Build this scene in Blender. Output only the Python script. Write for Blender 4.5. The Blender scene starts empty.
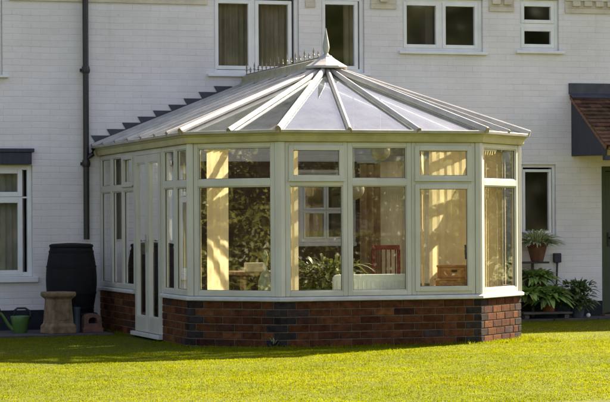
import bpy, math, random
import numpy as np
from mathutils import Vector, Matrix
random.seed(7)
RNG = np.random.default_rng(11)
PI = math.pi
sc = bpy.context.scene
COL = sc.collection

# ------------------------------------------------------------------ materials
def nt(name):
    m = bpy.data.materials.new(name); m.use_nodes = True
    t = m.node_tree; t.nodes.clear()
    out = t.nodes.new('ShaderNodeOutputMaterial')
    return m, t, out
def N(t, kind, **kw):
    n = t.nodes.new(kind)
    for k, v in kw.items():
        if k in n.inputs.keys(): n.inputs[k].default_value = v
        else: setattr(n, k, v)
    return n
def L(t, a, b): t.links.new(a, b)
def c4(c): return (c[0], c[1], c[2], 1)
def ramp(t, stops):
    r = t.nodes.new('ShaderNodeValToRGB'); e = r.color_ramp.elements
    while len(e) < len(stops): e.new(.5)
    for i, (p, c) in enumerate(stops): e[i].position = p; e[i].color = c4(c)
    return r
def mat(name, c1, c2=None, rough=.5, scale=8, stretch=(1, 1, 1), bump=0, bscale=None, spec=.5, attr=False, metallic=0, detail=6, lo=.35, hi=.65):
    m, t, out = nt(name)
    p = N(t, 'ShaderNodeBsdfPrincipled', Roughness=rough, Metallic=metallic)
    p.inputs['Specular IOR Level'].default_value = spec
    tc = N(t, 'ShaderNodeTexCoord'); mp = N(t, 'ShaderNodeMapping'); mp.inputs['Scale'].default_value = stretch
    L(t, tc.outputs['Object'], mp.inputs['Vector'])
    no = N(t, 'ShaderNodeTexNoise', Scale=scale, Detail=detail, Roughness=.6); L(t, mp.outputs[0], no.inputs['Vector'])
    c2 = c2 or tuple(x * .82 for x in c1)
    r = ramp(t, [(lo, c2), (hi, c1)]); L(t, no.outputs['Fac'], r.inputs[0])
    colr = r.outputs[0]
    if attr:
        at = N(t, 'ShaderNodeAttribute', attribute_name='Col')
        mx = N(t, 'ShaderNodeMix', data_type='RGBA', blend_type='MULTIPLY'); mx.inputs[0].default_value = 1
        L(t, at.outputs['Color'], mx.inputs[6]); L(t, colr, mx.inputs[7]); colr = mx.outputs[2]
    L(t, colr, p.inputs['Base Color'])
    if bump:
        n2 = N(t, 'ShaderNodeTexNoise', Scale=bscale or scale * 4, Detail=5); L(t, mp.outputs[0], n2.inputs['Vector'])
        b = N(t, 'ShaderNodeBump', Strength=bump, Distance=.01); L(t, n2.outputs['Fac'], b.inputs['Height']); L(t, b.outputs[0], p.inputs['Normal'])
    L(t, p.outputs[0], out.inputs[0])
    return m
def painted_brick(name, base, dirt, bw=.225, bh=.075, mortar=.007, strength=.5):
    m, t, out = nt(name)
    p = N(t, 'ShaderNodeBsdfPrincipled', Roughness=.72); p.inputs['Specular IOR Level'].default_value = .3
    tc = N(t, 'ShaderNodeTexCoord'); sp = N(t, 'ShaderNodeSeparateXYZ'); L(t, tc.outputs['Object'], sp.inputs[0])
    # uneven old courses: wobble the coordinates a little
    wn = N(t, 'ShaderNodeTexNoise', Scale=1.3, Detail=3); L(t, tc.outputs['Object'], wn.inputs['Vector'])
    wm = N(t, 'ShaderNodeMath', operation='MULTIPLY_ADD'); wm.inputs[1].default_value = .03; L(t, wn.outputs['Fac'], wm.inputs[0]); L(t, sp.outputs['Z'], wm.inputs[2])
    cb = N(t, 'ShaderNodeCombineXYZ'); L(t, sp.outputs['X'], cb.inputs[0]); L(t, wm.outputs[0], cb.inputs[1])
    br = N(t, 'ShaderNodeTexBrick', Scale=1.0); br.inputs['Mortar Size'].default_value = mortar; br.inputs['Mortar Smooth'].default_value = .6
    br.inputs['Brick Width'].default_value = bw; br.inputs['Row Height'].default_value = bh
    br.inputs['Color1'].default_value = (.35, .35, .35, 1); br.inputs['Color2'].default_value = (.75, .75, .75, 1); br.inputs['Mortar'].default_value = (0, 0, 0, 1)
    L(t, cb.outputs[0], br.inputs['Vector'])
    big = N(t, 'ShaderNodeTexNoise', Scale=.9, Detail=7, Roughness=.65); L(t, tc.outputs['Object'], big.inputs['Vector'])
    fine = N(t, 'ShaderNodeTexNoise', Scale=26, Detail=6, Roughness=.7); L(t, tc.outputs['Object'], fine.inputs['Vector'])
    mpz = N(t, 'ShaderNodeMapping'); mpz.inputs['Scale'].default_value = (1.2, 1.2, 13.3); L(t, tc.outputs['Object'], mpz.inputs['Vector'])
    lines = N(t, 'ShaderNodeTexNoise', Scale=1.0, Detail=3); L(t, mpz.outputs[0], lines.inputs['Vector'])
    r1 = ramp(t, [(.3, dirt), (.62, base)]); L(t, big.outputs['Fac'], r1.inputs[0])
    # worn patches in which the joint shows as a grey line
    rj = ramp(t, [(.46, (0, 0, 0)), (.72, (1, 1, 1))]); L(t, lines.outputs['Fac'], rj.inputs[0])
    jm = N(t, 'ShaderNodeMath', operation='MULTIPLY'); L(t, br.outputs['Fac'], jm.inputs[0]); L(t, rj.outputs[0], jm.inputs[1])
    jm2 = N(t, 'ShaderNodeMath', operation='MULTIPLY'); jm2.inputs[1].default_value = .32; L(t, jm.outputs[0], jm2.inputs[0])
    mx = N(t, 'ShaderNodeMix', data_type='RGBA'); L(t, jm2.outputs[0], mx.inputs[0]); L(t, r1.outputs[0], mx.inputs[6]); mx.inputs[7].default_value = (.33, .32, .30, 1)
    # bed joints, stronger than the perpends and broken up by paint
    dv = N(t, 'ShaderNodeMath', operation='DIVIDE'); dv.inputs[1].default_value = bh; L(t, wm.outputs[0], dv.inputs[0])
    fr_ = N(t, 'ShaderNodeMath', operation='FRACT'); L(t, dv.outputs[0], fr_.inputs[0])
    sb_ = N(t, 'ShaderNodeMath', operation='SUBTRACT'); sb_.inputs[1].default_value = .5; L(t, fr_.outputs[0], sb_.inputs[0])
    ab_ = N(t, 'ShaderNodeMath', operation='ABSOLUTE'); L(t, sb_.outputs[0], ab_.inputs[0])
    rb_ = ramp(t, [(.40, (0, 0, 0)), (.49, (1, 1, 1))]); L(t, ab_.outputs[0], rb_.inputs[0])
    mb_ = N(t, 'ShaderNodeMapping'); mb_.inputs['Scale'].default_value = (2.6, 2.6, 20); L(t, tc.outputs['Object'], mb_.inputs['Vector'])
    nb_ = N(t, 'ShaderNodeTexNoise', Scale=1.0, Detail=4); L(t, mb_.outputs[0], nb_.inputs['Vector'])
    rn_ = ramp(t, [(.36, (.05, .05, .05)), (.64, (1, 1, 1))]); L(t, nb_.outputs['Fac'], rn_.inputs[0])
    bed = N(t, 'ShaderNodeMath', operation='MULTIPLY'); L(t, rb_.outputs[0], bed.inputs[0]); L(t, rn_.outputs[0], bed.inputs[1])
    # tone of each brick under the paint
    tb = N(t, 'ShaderNodeMix', data_type='RGBA', blend_type='MULTIPLY'); tb.inputs[0].default_value = 1
    rr = ramp(t, [(0, (.93, .93, .93)), (.35, (.95, .945, .94)), (.75, (1, 1, 1))]); L(t, br.outputs['Color'], rr.inputs[0])
    L(t, mx.outputs[2], tb.inputs[6]); L(t, rr.outputs[0], tb.inputs[7])
    sp2 = N(t, 'ShaderNodeMix', data_type='RGBA', blend_type='MULTIPLY'); sp2.inputs[0].default_value = 1
    rs = ramp(t, [(.25, (.8, .79, .77)), (.42, (1, 1, 1))]); L(t, fine.outputs['Fac'], rs.inputs[0]); L(t, tb.outputs[2], sp2.inputs[6]); L(t, rs.outputs[0], sp2.inputs[7])
    ms = N(t, 'ShaderNodeMapping'); ms.inputs['Scale'].default_value = (5, 5, .35); L(t, tc.outputs['Object'], ms.inputs['Vector'])
    dr = N(t, 'ShaderNodeTexNoise', Scale=1.0, Detail=5, Roughness=.7); L(t, ms.outputs[0], dr.inputs['Vector'])
    rd = ramp(t, [(.30, (.93, .925, .91)), (.42, (1, 1, 1))]); L(t, dr.outputs['Fac'], rd.inputs[0])
    s3 = N(t, 'ShaderNodeMix', data_type='RGBA', blend_type='MULTIPLY'); s3.inputs[0].default_value = 1; L(t, sp2.outputs[2], s3.inputs[6]); L(t, rd.outputs[0], s3.inputs[7])
    sn_ = N(t, 'ShaderNodeTexNoise', Scale=11, Detail=1.5); L(t, tc.outputs['Object'], sn_.inputs['Vector'])
    rp = ramp(t, [(.765, (1, 1, 1)), (.80, (.78, .76, .74))]); L(t, sn_.outputs['Fac'], rp.inputs[0])
    s4 = N(t, 'ShaderNodeMix', data_type='RGBA', blend_type='MULTIPLY'); s4.inputs[0].default_value = 1; L(t, s3.outputs[2], s4.inputs[6]); L(t, rp.outputs[0], s4.inputs[7])
    L(t, s4.outputs[2], p.inputs['Base Color'])
    h1 = N(t, 'ShaderNodeMath', operation='MULTIPLY_ADD'); h1.inputs[1].default_value = -.22; L(t, br.outputs['Fac'], h1.inputs[0])
    fm = N(t, 'ShaderNodeMath', operation='MULTIPLY'); fm.inputs[1].default_value = .9; L(t, fine.outputs['Fac'], fm.inputs[0]); L(t, fm.outputs[0], h1.inputs[2])
    hb_ = N(t, 'ShaderNodeMath', operation='MULTIPLY_ADD'); hb_.inputs[1].default_value = -2.2; L(t, bed.outputs[0], hb_.inputs[0]); L(t, h1.outputs[0], hb_.inputs[2])
    h2 = N(t, 'ShaderNodeMath', operation='ADD'); L(t, hb_.outputs[0], h2.inputs[0]); L(t, br.outputs['Color'], h2.inputs[1])
    b = N(t, 'ShaderNodeBump', Strength=strength, Distance=.008); L(t, h2.outputs[0], b.inputs['Height']); L(t, b.outputs[0], p.inputs['Normal'])
    L(t, p.outputs[0], out.inputs[0])
    return m
def glass(name, tint=(.93, .95, .93), refl=1.7, wob=.12, milky=0., milk=(.8, .82, .84), gr=.0, gcol=(1, 1, 1)):
    m, t, out = nt(name)
    tr = N(t, 'ShaderNodeBsdfTransparent', Color=c4(tint))
    gl = N(t, 'ShaderNodeBsdfGlossy', Roughness=gr, Color=c4(gcol))
    fr = N(t, 'ShaderNodeFresnel', IOR=1.5)
    tc = N(t, 'ShaderNodeTexCoord'); no = N(t, 'ShaderNodeTexNoise', Scale=1.7, Detail=2); L(t, tc.outputs['Object'], no.inputs['Vector'])
    b = N(t, 'ShaderNodeBump', Strength=wob, Distance=.02); L(t, no.outputs['Fac'], b.inputs['Height']); L(t, b.outputs[0], gl.inputs['Normal'])
    mu = N(t, 'ShaderNodeMath', operation='MULTIPLY', use_clamp=True); mu.inputs[1].default_value = refl; L(t, fr.outputs[0], mu.inputs[0])
    ge = N(t, 'ShaderNodeNewGeometry'); inv = N(t, 'ShaderNodeMath', operation='SUBTRACT'); inv.inputs[0].default_value = 1; L(t, ge.outputs['Backfacing'], inv.inputs[1])
    fa = N(t, 'ShaderNodeMath', operation='MULTIPLY'); L(t, mu.outputs[0], fa.inputs[0]); L(t, inv.outputs[0], fa.inputs[1])
    body = tr.outputs[0]
    if milky:
        df = N(t, 'ShaderNodeBsdfDiffuse', Color=c4(milk)); tl = N(t, 'ShaderNodeBsdfTranslucent', Color=c4(milk))
        m0 = N(t, 'ShaderNodeMixShader', Fac=.5); L(t, df.outputs[0], m0.inputs[1]); L(t, tl.outputs[0], m0.inputs[2])
        m1 = N(t, 'ShaderNodeMixShader', Fac=milky); L(t, tr.outputs[0], m1.inputs[1]); L(t, m0.outputs[0], m1.inputs[2]); body = m1.outputs[0]
        md = N(t, 'ShaderNodeMapping'); md.inputs['Scale'].default_value = (1, 1, 1); L(t, tc.outputs['Object'], md.inputs['Vector'])
        nd = N(t, 'ShaderNodeTexNoise', Scale=5, Detail=6, Roughness=.7); L(t, md.outputs[0], nd.inputs['Vector'])
        rm_ = ramp(t, [(.3, (milky * .45,) * 3), (.7, (milky * 1.7,) * 3)]); L(t, nd.outputs['Fac'], rm_.inputs[0]); L(t, rm_.outputs[0], m1.inputs[0])
    mx = N(t, 'ShaderNodeMixShader'); L(t, fa.outputs[0], mx.inputs[0]); L(t, body, mx.inputs[1]); L(t, gl.outputs[0], mx.inputs[2])
    L(t, mx.outputs[0], out.inputs[0])
    return m
def leafy(name, c1, c2, trans=.45, attr=True, scale=3, rough=.5, gloss=.06):
    m, t, out = nt(name)
    tc = N(t, 'ShaderNodeTexCoord'); no = N(t, 'ShaderNodeTexNoise', Scale=scale, Detail=4); L(t, tc.outputs['Object'], no.inputs['Vector'])
    r = ramp(t, [(.35, c1), (.65, c2)]); L(t, no.outputs['Fac'], r.inputs[0]); col = r.outputs[0]
    if attr:
        at = N(t, 'ShaderNodeAttribute', attribute_name='Col')
        mx = N(t, 'ShaderNodeMix', data_type='RGBA', blend_type='MULTIPLY'); mx.inputs[0].default_value = 1
        L(t, at.outputs['Color'], mx.inputs[6]); L(t, col, mx.inputs[7]); col = mx.outputs[2]
    d = N(t, 'ShaderNodeBsdfDiffuse'); tl = N(t, 'ShaderNodeBsdfTranslucent'); L(t, col, d.inputs[0]); L(t, col, tl.inputs[0])
    m0 = N(t, 'ShaderNodeMixShader', Fac=trans); L(t, d.outputs[0], m0.inputs[1]); L(t, tl.outputs[0], m0.inputs[2])
    g = N(t, 'ShaderNodeBsdfGlossy', Roughness=rough)
    m1 = N(t, 'ShaderNodeMixShader', Fac=gloss); L(t, m0.outputs[0], m1.inputs[1]); L(t, g.outputs[0], m1.inputs[2])
    L(t, m1.outputs[0], out.inputs[0])
    return m

M = {}
M['white_wall'] = painted_brick('white painted brick', (.735, .70, .695), (.62, .59, .58), mortar=.005, strength=.24)
M['cream_paint'] = mat('cream painted brick', (.60, .55, .45), (.48, .43, .34), rough=.75, scale=7, bump=.3)
M['white_trim'] = mat('white window paint', (.74, .74, .74), (.66, .66, .65), rough=.4, scale=5, bump=.05)
M['pvc'] = mat('white pvc', (.52, .51, .445), (.44, .43, .36), rough=.35, scale=4, stretch=(1, 1, .4), bump=.04, bscale=30)
M['eave_pvc'] = mat('lawn tinted white pvc', (.42, .385, .20), (.31, .285, .14), rough=.45, scale=5, bump=.06)  # white pvc with the lawn's olive bounce light put into its colour
M['bar_pvc'] = mat('roof bar pvc', (.40, .38, .35), (.29, .275, .245), rough=.4, scale=6, bump=.05)
M['finial'] = mat('grey weathered pvc', (.33, .34, .30), (.24, .25, .215), rough=.5, scale=9)
M['cresting'] = mat('dull grey brown cresting', (.23, .205, .16), (.14, .125, .095), rough=.6, scale=14)
M['end_cap'] = mat('stained end cap', (.30, .24, .16), (.16, .12, .08), rough=.6, scale=30)
M['ridge'] = mat('mossy ridge capping', (.40, .37, .27), (.27, .25, .16), rough=.7, scale=9, bump=.1)
M['sill'] = mat('pale stone sill', (.50, .50, .48), (.40, .40, .37), rough=.5, scale=7, bump=.08)
M['brick'] = mat('red stock brick', (1.08, 1.03, .98), (.5, .47, .47), rough=.9, scale=16, bump=.6, bscale=90, attr=True, spec=.08)
M['mortar'] = mat('lime mortar', (.15, .12, .085), (.085, .068, .05), rough=.95, scale=30, bump=.4)
M['black'] = mat('black bitumen paint', (.022, .024, .032), (.012, .013, .018), rough=.7, scale=12, bump=.2, spec=.2)
M['pipe_black'] = mat('black cast pipe', (.014, .013, .018), (.009, .009, .012), rough=.4, scale=8)
M['butt'] = mat('black plastic', (.009, .009, .012), (.005, .005, .007), rough=.65, scale=6, bump=.05, spec=.2)
M['slate'] = mat('dark slate boarding', (.030, .034, .046), (.018, .020, .03), rough=.65, scale=6, stretch=(6, 6, 1), bump=.2)
M['lead'] = mat('weathered lead', (.055, .058, .075), (.035, .037, .05), rough=.6, scale=9, bump=.15)
M['tile'] = mat('old clay tile', (1, 1, 1), (.5, .5, .48), rough=.9, scale=10, bump=.5, attr=True, spec=.2)
M['green_paint'] = mat('dull green paint', (.035, .055, .02), (.025, .04, .015), rough=.5, scale=6, stretch=(8, 8, .6), bump=.1)
M['timber'] = mat('brown timber', (.22, .11, .05), (.13, .06, .028), rough=.6, scale=5, stretch=(1, 8, 8), bump=.2)
M['pine'] = mat('orange pine', (.62, .27, .07), (.42, .16, .045), rough=.45, scale=6, stretch=(1, 7, 7), bump=.1)
M['greywood'] = mat('weathered plank', (.15, .14, .125), (.08, .075, .07), rough=.9, scale=7, stretch=(1, 9, 9), bump=.4)
M['terracotta'] = mat('terracotta', (.36, .125, .05), (.22, .075, .035), rough=.85, scale=14, bump=.25)
M['oldterra'] = mat('weathered terracotta', (.17, .075, .04), (.09, .045, .028), rough=.9, scale=12, bump=.3)
M['buff'] = mat('weathered buff fireclay', (.26, .185, .10), (.12, .08, .05), rough=.9, scale=11, bump=.4)
M['oldbrick'] = mat('worn clay block', (.20, .09, .06), (.10, .05, .04), rough=.9, scale=14, bump=.4)
M['darkpot'] = mat('dark glazed pot', (.07, .03, .02), (.04, .018, .013), rough=.4, scale=9)
M['soil'] = mat('potting soil', (.03, .022, .015), (.015, .011, .008), rough=1, scale=40, bump=.6)
M['grey_metal'] = mat('grey zinc', (.10, .115, .14), (.07, .08, .10), rough=.5, scale=8, metallic=.3)
M['can_green'] = mat('green plastic', (.085, .17, .035), (.06, .12, .025), rough=.42, scale=5)
M['dark_green'] = mat('dark green plastic', (.015, .03, .02), (.01, .02, .014), rough=.45)
M['steel'] = mat('dull steel', (.45, .45, .43), (.35, .35, .33), rough=.3, metallic=.9)
M['red_paint'] = mat('red painted wood', (.22, .03, .025), (.15, .022, .018), rough=.45, scale=8)
M['cream_fabric'] = mat('cream upholstery', (.5, .5, .4), (.44, .44, .34), rough=.9, scale=40, bump=.2)
M['ivory'] = mat('ivory enamel', (.78, .79, .68), (.72, .73, .60), rough=.4, scale=4)
M['floor'] = mat('quarry floor tile', (.08, .045, .03), (.055, .03, .02), rough=.5, scale=4)
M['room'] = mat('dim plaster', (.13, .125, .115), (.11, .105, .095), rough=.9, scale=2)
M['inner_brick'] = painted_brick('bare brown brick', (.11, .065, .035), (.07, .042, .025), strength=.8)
M['bottle'] = mat('pale green ceramic', (.22, .24, .15), (.09, .12, .05), rough=.2, scale=14)
M['paper'] = mat('cream card', (.60, .52, .34), (.5, .42, .26), rough=.8, scale=10)
M['shade'] = mat('pale paper shade', (.30, .28, .19), (.25, .23, .16), rough=.8, scale=5)
M['glass'] = glass('window glass', tint=(.92, .93, .92), refl=2.6, wob=.03, gr=.014)
M['house_glass'] = glass('house window glass', tint=(.85, .85, .85), refl=2.6, wob=.025, gr=.04)
M['roof_glass'] = glass('roof glazing', tint=(.86, .89, .89), refl=1.08, wob=.03, gcol=(.90, .95, 1.0), milky=.22, milk=(.23, .26, .31))
M['path'] = mat('damp paving', (.075, .07, .062), (.035, .033, .03), rough=.85, scale=5, bump=.5, bscale=40)
M['ground'] = mat('lawn earth and thatch', (.09, .10, .008), (.04, .048, .006), rough=1, scale=18, bump=.6, spec=.1)
M['grass'] = leafy('grass blades', (.85, .85, .8), (1.05, 1.05, 1.0), trans=.5, scale=.9, gloss=0)
M['leaf'] = leafy('tree leaf', (.7, .75, .7), (1.1, 1.1, 1.0), trans=.4, scale=.6)
M['plant_leaf'] = leafy('pot plant leaf', (1.1, 1.15, 1.0), (1.5, 1.5, 1.4), trans=.3, scale=14, gloss=.08)
M['bark'] = mat('bark', (.10, .075, .05), (.05, .037, .026), rough=.95, scale=6, stretch=(3, 3, .6), bump=.8)
M['blind'] = leafy('cream blind fabric', (.84, .70, .42), (.92, .78, .48), trans=.55, attr=False, scale=5, gloss=.0)
M['pale_blind'] = leafy('pale blind fabric', (.58, .55, .40), (.64, .60, .45), trans=.45, attr=False, scale=5, gloss=.0)
M['curtain'] = leafy('beige curtain cloth', (.46, .40, .27), (.58, .51, .37), trans=.3, attr=False, scale=7, gloss=0)
M['brown_cloth'] = leafy('dusky brown cloth', (.48, .31, .16), (.62, .43, .23), trans=.3, attr=False, scale=7, gloss=0)
M['net'] = leafy('grey white net curtain', (.52, .53, .50), (.68, .68, .64), trans=.4, attr=False, scale=6, gloss=0)

# ------------------------------------------------------------------ mesh builder
class MB:
    def __init__(s): s.v = []; s.f = []; s.c = []
    def add(s, vs, fs, X=None, col=None):
        o = len(s.v)
        for q in vs:
            q = Vector(q)
            s.v.append(tuple(X @ q) if X is not None else tuple(q))
        for f in fs: s.f.append([i + o for i in f]); s.c.append(col or (1, 1, 1))
    def box(s, lo, hi, X=None, col=None):
        a, b, c = lo; d, e, f = hi
        s.add([(a, b, c), (d, b, c), (d, e, c), (a, e, c), (a, b, f), (d, b, f), (d, e, f), (a, e, f)],
              [(0, 3, 2, 1), (4, 5, 6, 7), (0, 1, 5, 4), (1, 2, 6, 5), (2, 3, 7, 6), (3, 0, 4, 7)], X, col)
    def prism(s, prof, p, q, up=(0, 0, 1), col=None):
        p = Vector(p); q = Vector(q); d = (q - p).normalized(); up = Vector(up)
        side = d.cross(up).normalized(); u = side.cross(d).normalized(); n = len(prof)
        vs = [p + side * a + u * b for a, b in prof] + [q + side * a + u * b for a, b in prof]
        fs = [list(range(n)), list(range(2 * n - 1, n - 1, -1))] + [(i, i + n, (i + 1) % n + n, (i + 1) % n) for i in range(n)]
        s.add(vs, fs, None, col)
    def bar(s, p, q, w, h, up=(0, 0, 1), col=None):
        s.prism([(-w / 2, -h / 2), (w / 2, -h / 2), (w / 2, h / 2), (-w / 2, h / 2)], p, q, up, col)
    def poly(s, pts, nrm, th, col=None):          # polygon extruded by th along nrm
        nrm = Vector(nrm).normalized(); n = len(pts)
        a = [Vector(p) for p in pts]; b = [p + nrm * th for p in a]
        s.add(a + b, [list(range(n - 1, -1, -1)), list(range(n, 2 * n))] + [(i, (i + 1) % n, (i + 1) % n + n, i + n) for i in range(n)], None, col)
    def sweep(s, plan, prof, col=None):           # prof: closed loop of (outward offset, z)
        rings = []
        offs = {}
        for o, z in prof:
            if o not in offs: offs[o] = offset(plan, o)
        for i in range(len(plan)): rings.append([(offs[o][i][0], offs[o][i][1], z) for o, z in prof])
        n = len(prof); vs = [p for r in rings for p in r]; fs = []
        for k in range(len(plan) - 1):
            for i in range(n): fs.append((k * n + i, (k + 1) * n + i, (k + 1) * n + (i + 1) % n, k * n + (i + 1) % n))
        fs.append(list(range(n))); e = (len(plan) - 1) * n; fs.append([e + i for i in range(n - 1, -1, -1)])
        s.add(vs, fs, None, col)
    def lathe(s, prof, c=(0, 0, 0), n=24, X=None, col=None):
        vs = []; fs = []
        for r, z in prof:
            for i in range(n): a = 2 * PI * i / n; vs.append((c[0] + r * math.cos(a), c[1] + r * math.sin(a), c[2] + z))
        for k in range(len(prof) - 1):
            for i in range(n): fs.append((k * n + i, k * n + (i + 1) % n, (k + 1) * n + (i + 1) % n, (k + 1) * n + i))
        fs.append(list(range(n - 1, -1, -1))); e = (len(prof) - 1) * n; fs.append([e + i for i in range(n)])
        s.add(vs, fs, X, col)
    def tube(s, pts, r, n=8, col=None):
        pts = [Vector(p) for p in pts]; rs = r if isinstance(r, (list, tuple)) else [r] * len(pts)
        vs = []; fs = []; ref = Vector((.13, .27, .95))
        for k, p in enumerate(pts):
            d = (pts[min(k + 1, len(pts) - 1)] - pts[max(k - 1, 0)]).normalized()
            a = d.cross(ref if abs(d.dot(ref)) < .95 else Vector((1, 0, 0))).normalized(); b = d.cross(a)
            for i in range(n): t = 2 * PI * i / n; vs.append(p + (a * math.cos(t) + b * math.sin(t)) * rs[k])
        for k in range(len(pts) - 1):
            for i in range(n): fs.append((k * n + i, k * n + (i + 1) % n, (k + 1) * n + (i + 1) % n, (k + 1) * n + i))
        fs.append(list(range(n - 1, -1, -1))); e = (len(pts) - 1) * n; fs.append([e + i for i in range(n)])
        s.add(vs, fs, None, col)
    def build(s, name, m, parent=None, bevel=0, smooth=False, seg=2):
        me = bpy.data.meshes.new(name)
        off = wloc(parent) if parent else Vector((0, 0, 0))
        V = [tuple(Vector(p) - off) for p in s.v]
        me.from_pydata(V, [], s.f); me.materials.append(m)
        if any(c != (1, 1, 1) for c in s.c):
            at = me.color_attributes.new('Col', 'FLOAT_COLOR', 'CORNER'); buf = []
            for f, c in zip(s.f, s.c): buf += [c[0], c[1], c[2], 1] * len(f)
            at.data.foreach_set('color', buf)
        elif m.name in ('red stock brick', 'old clay tile'):
            pass
        import bmesh
        bm = bmesh.new(); bm.from_mesh(me); bmesh.ops.recalc_face_normals(bm, faces=bm.faces); bm.to_mesh(me); bm.free()
        o = bpy.data.objects.new(name, me); COL.objects.link(o)
        if parent: o.parent = parent
        if smooth:
            me.polygons.foreach_set('use_smooth', [True] * len(me.polygons))
            es = o.modifiers.new('split', 'EDGE_SPLIT'); es.split_angle = math.radians(40)
        if bevel:
            b = o.modifiers.new('bevel', 'BEVEL'); b.width = bevel; b.segments = seg; b.limit_method = 'ANGLE'; b.angle_limit = math.radians(35)
        return o
def wloc(o):
    p = Vector((0, 0, 0))
    while o: p += o.location; o = o.parent
    return p
def tag(o, label=None, cat=None, group=None, kind=None):
    if label: o['label'] = label
    if cat: o['category'] = cat
    if group: o['group'] = group
    if kind: o['kind'] = kind
    return o
def thing(name, loc, label, cat, group=None):
    o = bpy.data.objects.new(name, None); COL.objects.link(o); o.location = loc; o.empty_display_size = .2
    return tag(o, label, cat, group)
def arr_mesh(name, V, F, C, m, parent=None):     # numpy triangles/quads: V (n,3) F (m,k) C per-vertex colour
    me = bpy.data.meshes.new(name); k = F.shape[1]
    if parent: V = V - np.array(wloc(parent))
    me.vertices.add(len(V)); me.vertices.foreach_set('co', V.astype(np.float32).ravel())
    me.loops.add(F.size); me.loops.foreach_set('vertex_index', F.astype(np.int32).ravel())
    me.polygons.add(len(F)); me.polygons.foreach_set('loop_start', np.arange(0, F.size, k, dtype=np.int32))
    me.update(calc_edges=True)
    if C is not None:
        at = me.color_attributes.new('Col', 'FLOAT_COLOR', 'POINT'); at.data.foreach_set('color', np.c_[C, np.ones(len(C))].astype(np.float32).ravel())
    me.materials.append(m)
    o = bpy.data.objects.new(name, me); COL.objects.link(o)
    if parent: o.parent = parent
    return o
def offset(plan, d):
    out = []
    P = [Vector(p[:2]) for p in plan]
    nr = []
    for i in range(len(P) - 1):
        t = (P[i + 1] - P[i]).normalized(); nr.append(Vector((t.y, -t.x)))
    for i in range(len(P)):
        if i == 0: out.append(P[0] + nr[0] * d)
        elif i == len(P) - 1: out.append(P[-1] + nr[-1] * d)
        else:
            b = (nr[i - 1] + nr[i]).normalized(); out.append(P[i] + b * d / b.dot(nr[i]))
    return out
def frame(P, Q):                                  # local x along the wall, y inward, z up
    t = (Vector(Q[:2]) - Vector(P[:2])).normalized(); n = Vector((-t.y, t.x))
    return Matrix(((t.x, n.x, 0, P[0]), (t.y, n.y, 0, P[1]), (0, 0, 1, 0), (0, 0, 0, 1)))
def gz(x): return .006 * (max(-10, min(16, x)) - 4)

# ------------------------------------------------------------------ ground, path
xs = [-300, -10, 16, 300]
g = MB(); vs = []; fs = []
for x in xs: vs += [(x, -300, gz(x)), (x, 300, gz(x))]
for i in range(3): fs.append((2 * i, 2 * i + 2, 2 * i + 3, 2 * i + 1))
g.add(vs, fs); tag(g.build('ground', M['ground']), kind='structure')
pm = MB()
def slab(x0, x1, y0, y1):
    z = .02
    pm.add([(x0, y0, gz(x0) - .05), (x1, y0, gz(x1) - .05), (x1, y1, gz(x1) - .05), (x0, y1, gz(x0) - .05), (x0, y0, gz(x0) + z), (x1, y0, gz(x1) + z), (x1, y1, gz(x1) + z), (x0, y1, gz(x0) + z)],
           [(0, 3, 2, 1), (4, 5, 6, 7), (0, 1, 5, 4), (1, 2, 6, 5), (2, 3, 7, 6), (3, 0, 4, 7)])
x = -7.5
while x < -.12:
    w = min(.6, -.1 - x)
    for y0, y1 in ((-1.38, -.93), (-.92, -.47), (-.46, -.03)): slab(x + .005, x + w - .005, y0, y1)
    x += w
x = 3.85
while x < 11:
    for y0, y1 in ((-.66, -.35), (-.34, -.03)): slab(x + .005, x + .595, y0, y1)
    x += .6
tag(pm.build('path', M['path'], bevel=.006), kind='structure')

# ------------------------------------------------------------------ house
house = thing('house', (2.7, 0, 0), 'white painted brick house with white framed windows and black plinth behind the conservatory', 'house')
WT = 5.1; CT = 4.24
HX0, HX1, HD = -5.0, 12.0, 9.0
openings = [  # x0,x1,z0,z1
    (-2.3, -.78, .62, 1.95), (-2.3, -1.13, 3.02, 4.06), (1.46, 2.55, 3.07, 4.05), (2.84, 3.40, 3.10, 4.05), (3.90, 4.98, 3.39, 4.05),
    (5.48, 6.02, 3.42, 4.07), (5.49, 5.965, 1.06, 1.97), (2.55, 3.22, 1.0, 1.86), (6.60, 7.50, -.30, 1.95)]
xsn = sorted({HX0, HX1} | {o[0] for o in openings} | {o[1] for o in openings})
zsn = sorted({-.4, WT} | {o[2] for o in openings} | {o[3] for o in openings})
w = MB(); TH = .24
def inside(a, b):
    return any(o[0] < a < o[1] and o[2] < b < o[3] for o in openings)
for i in range(len(xsn) - 1):
    for j in range(len(zsn) - 1):
        a, b, c, d = xsn[i], xsn[i + 1], zsn[j], zsn[j + 1]
        if inside((a + b) / 2, (c + d) / 2): continue
        w.add([(a, 0, c), (b, 0, c), (b, 0, d), (a, 0, d)], [(0, 1, 2, 3)])
        w.add([(a, TH, c), (b, TH, c), (b, TH, d), (a, TH, d)], [(3, 2, 1, 0)])
for a, b, c, d in openings:
    w.add([(a, 0, c), (b, 0, c), (b, TH, c), (a, TH, c), (a, 0, d), (b, 0, d), (b, TH, d), (a, TH, d)],
          [(0, 1, 2, 3), (7, 6, 5, 4), (0, 3, 7, 4), (1, 5, 6, 2)])
w.add([(HX0, 0, -.4), (HX0, HD, -.4), (HX0, HD, WT), (HX0, 0, WT)], [(3, 2, 1, 0)])
w.add([(HX1, 0, -.4), (HX1, HD, -.4), (HX1, HD, WT), (HX1, 0, WT)], [(0, 1, 2, 3)])
w.add([(HX0, HD, -.4), (HX1, HD, -.4), (HX1, HD, WT), (HX0, HD, WT)], [(3, 2, 1, 0)])
RY = 5.2; RZ = WT - .1 + (RY + .3) * math.tan(math.radians(40))
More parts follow.
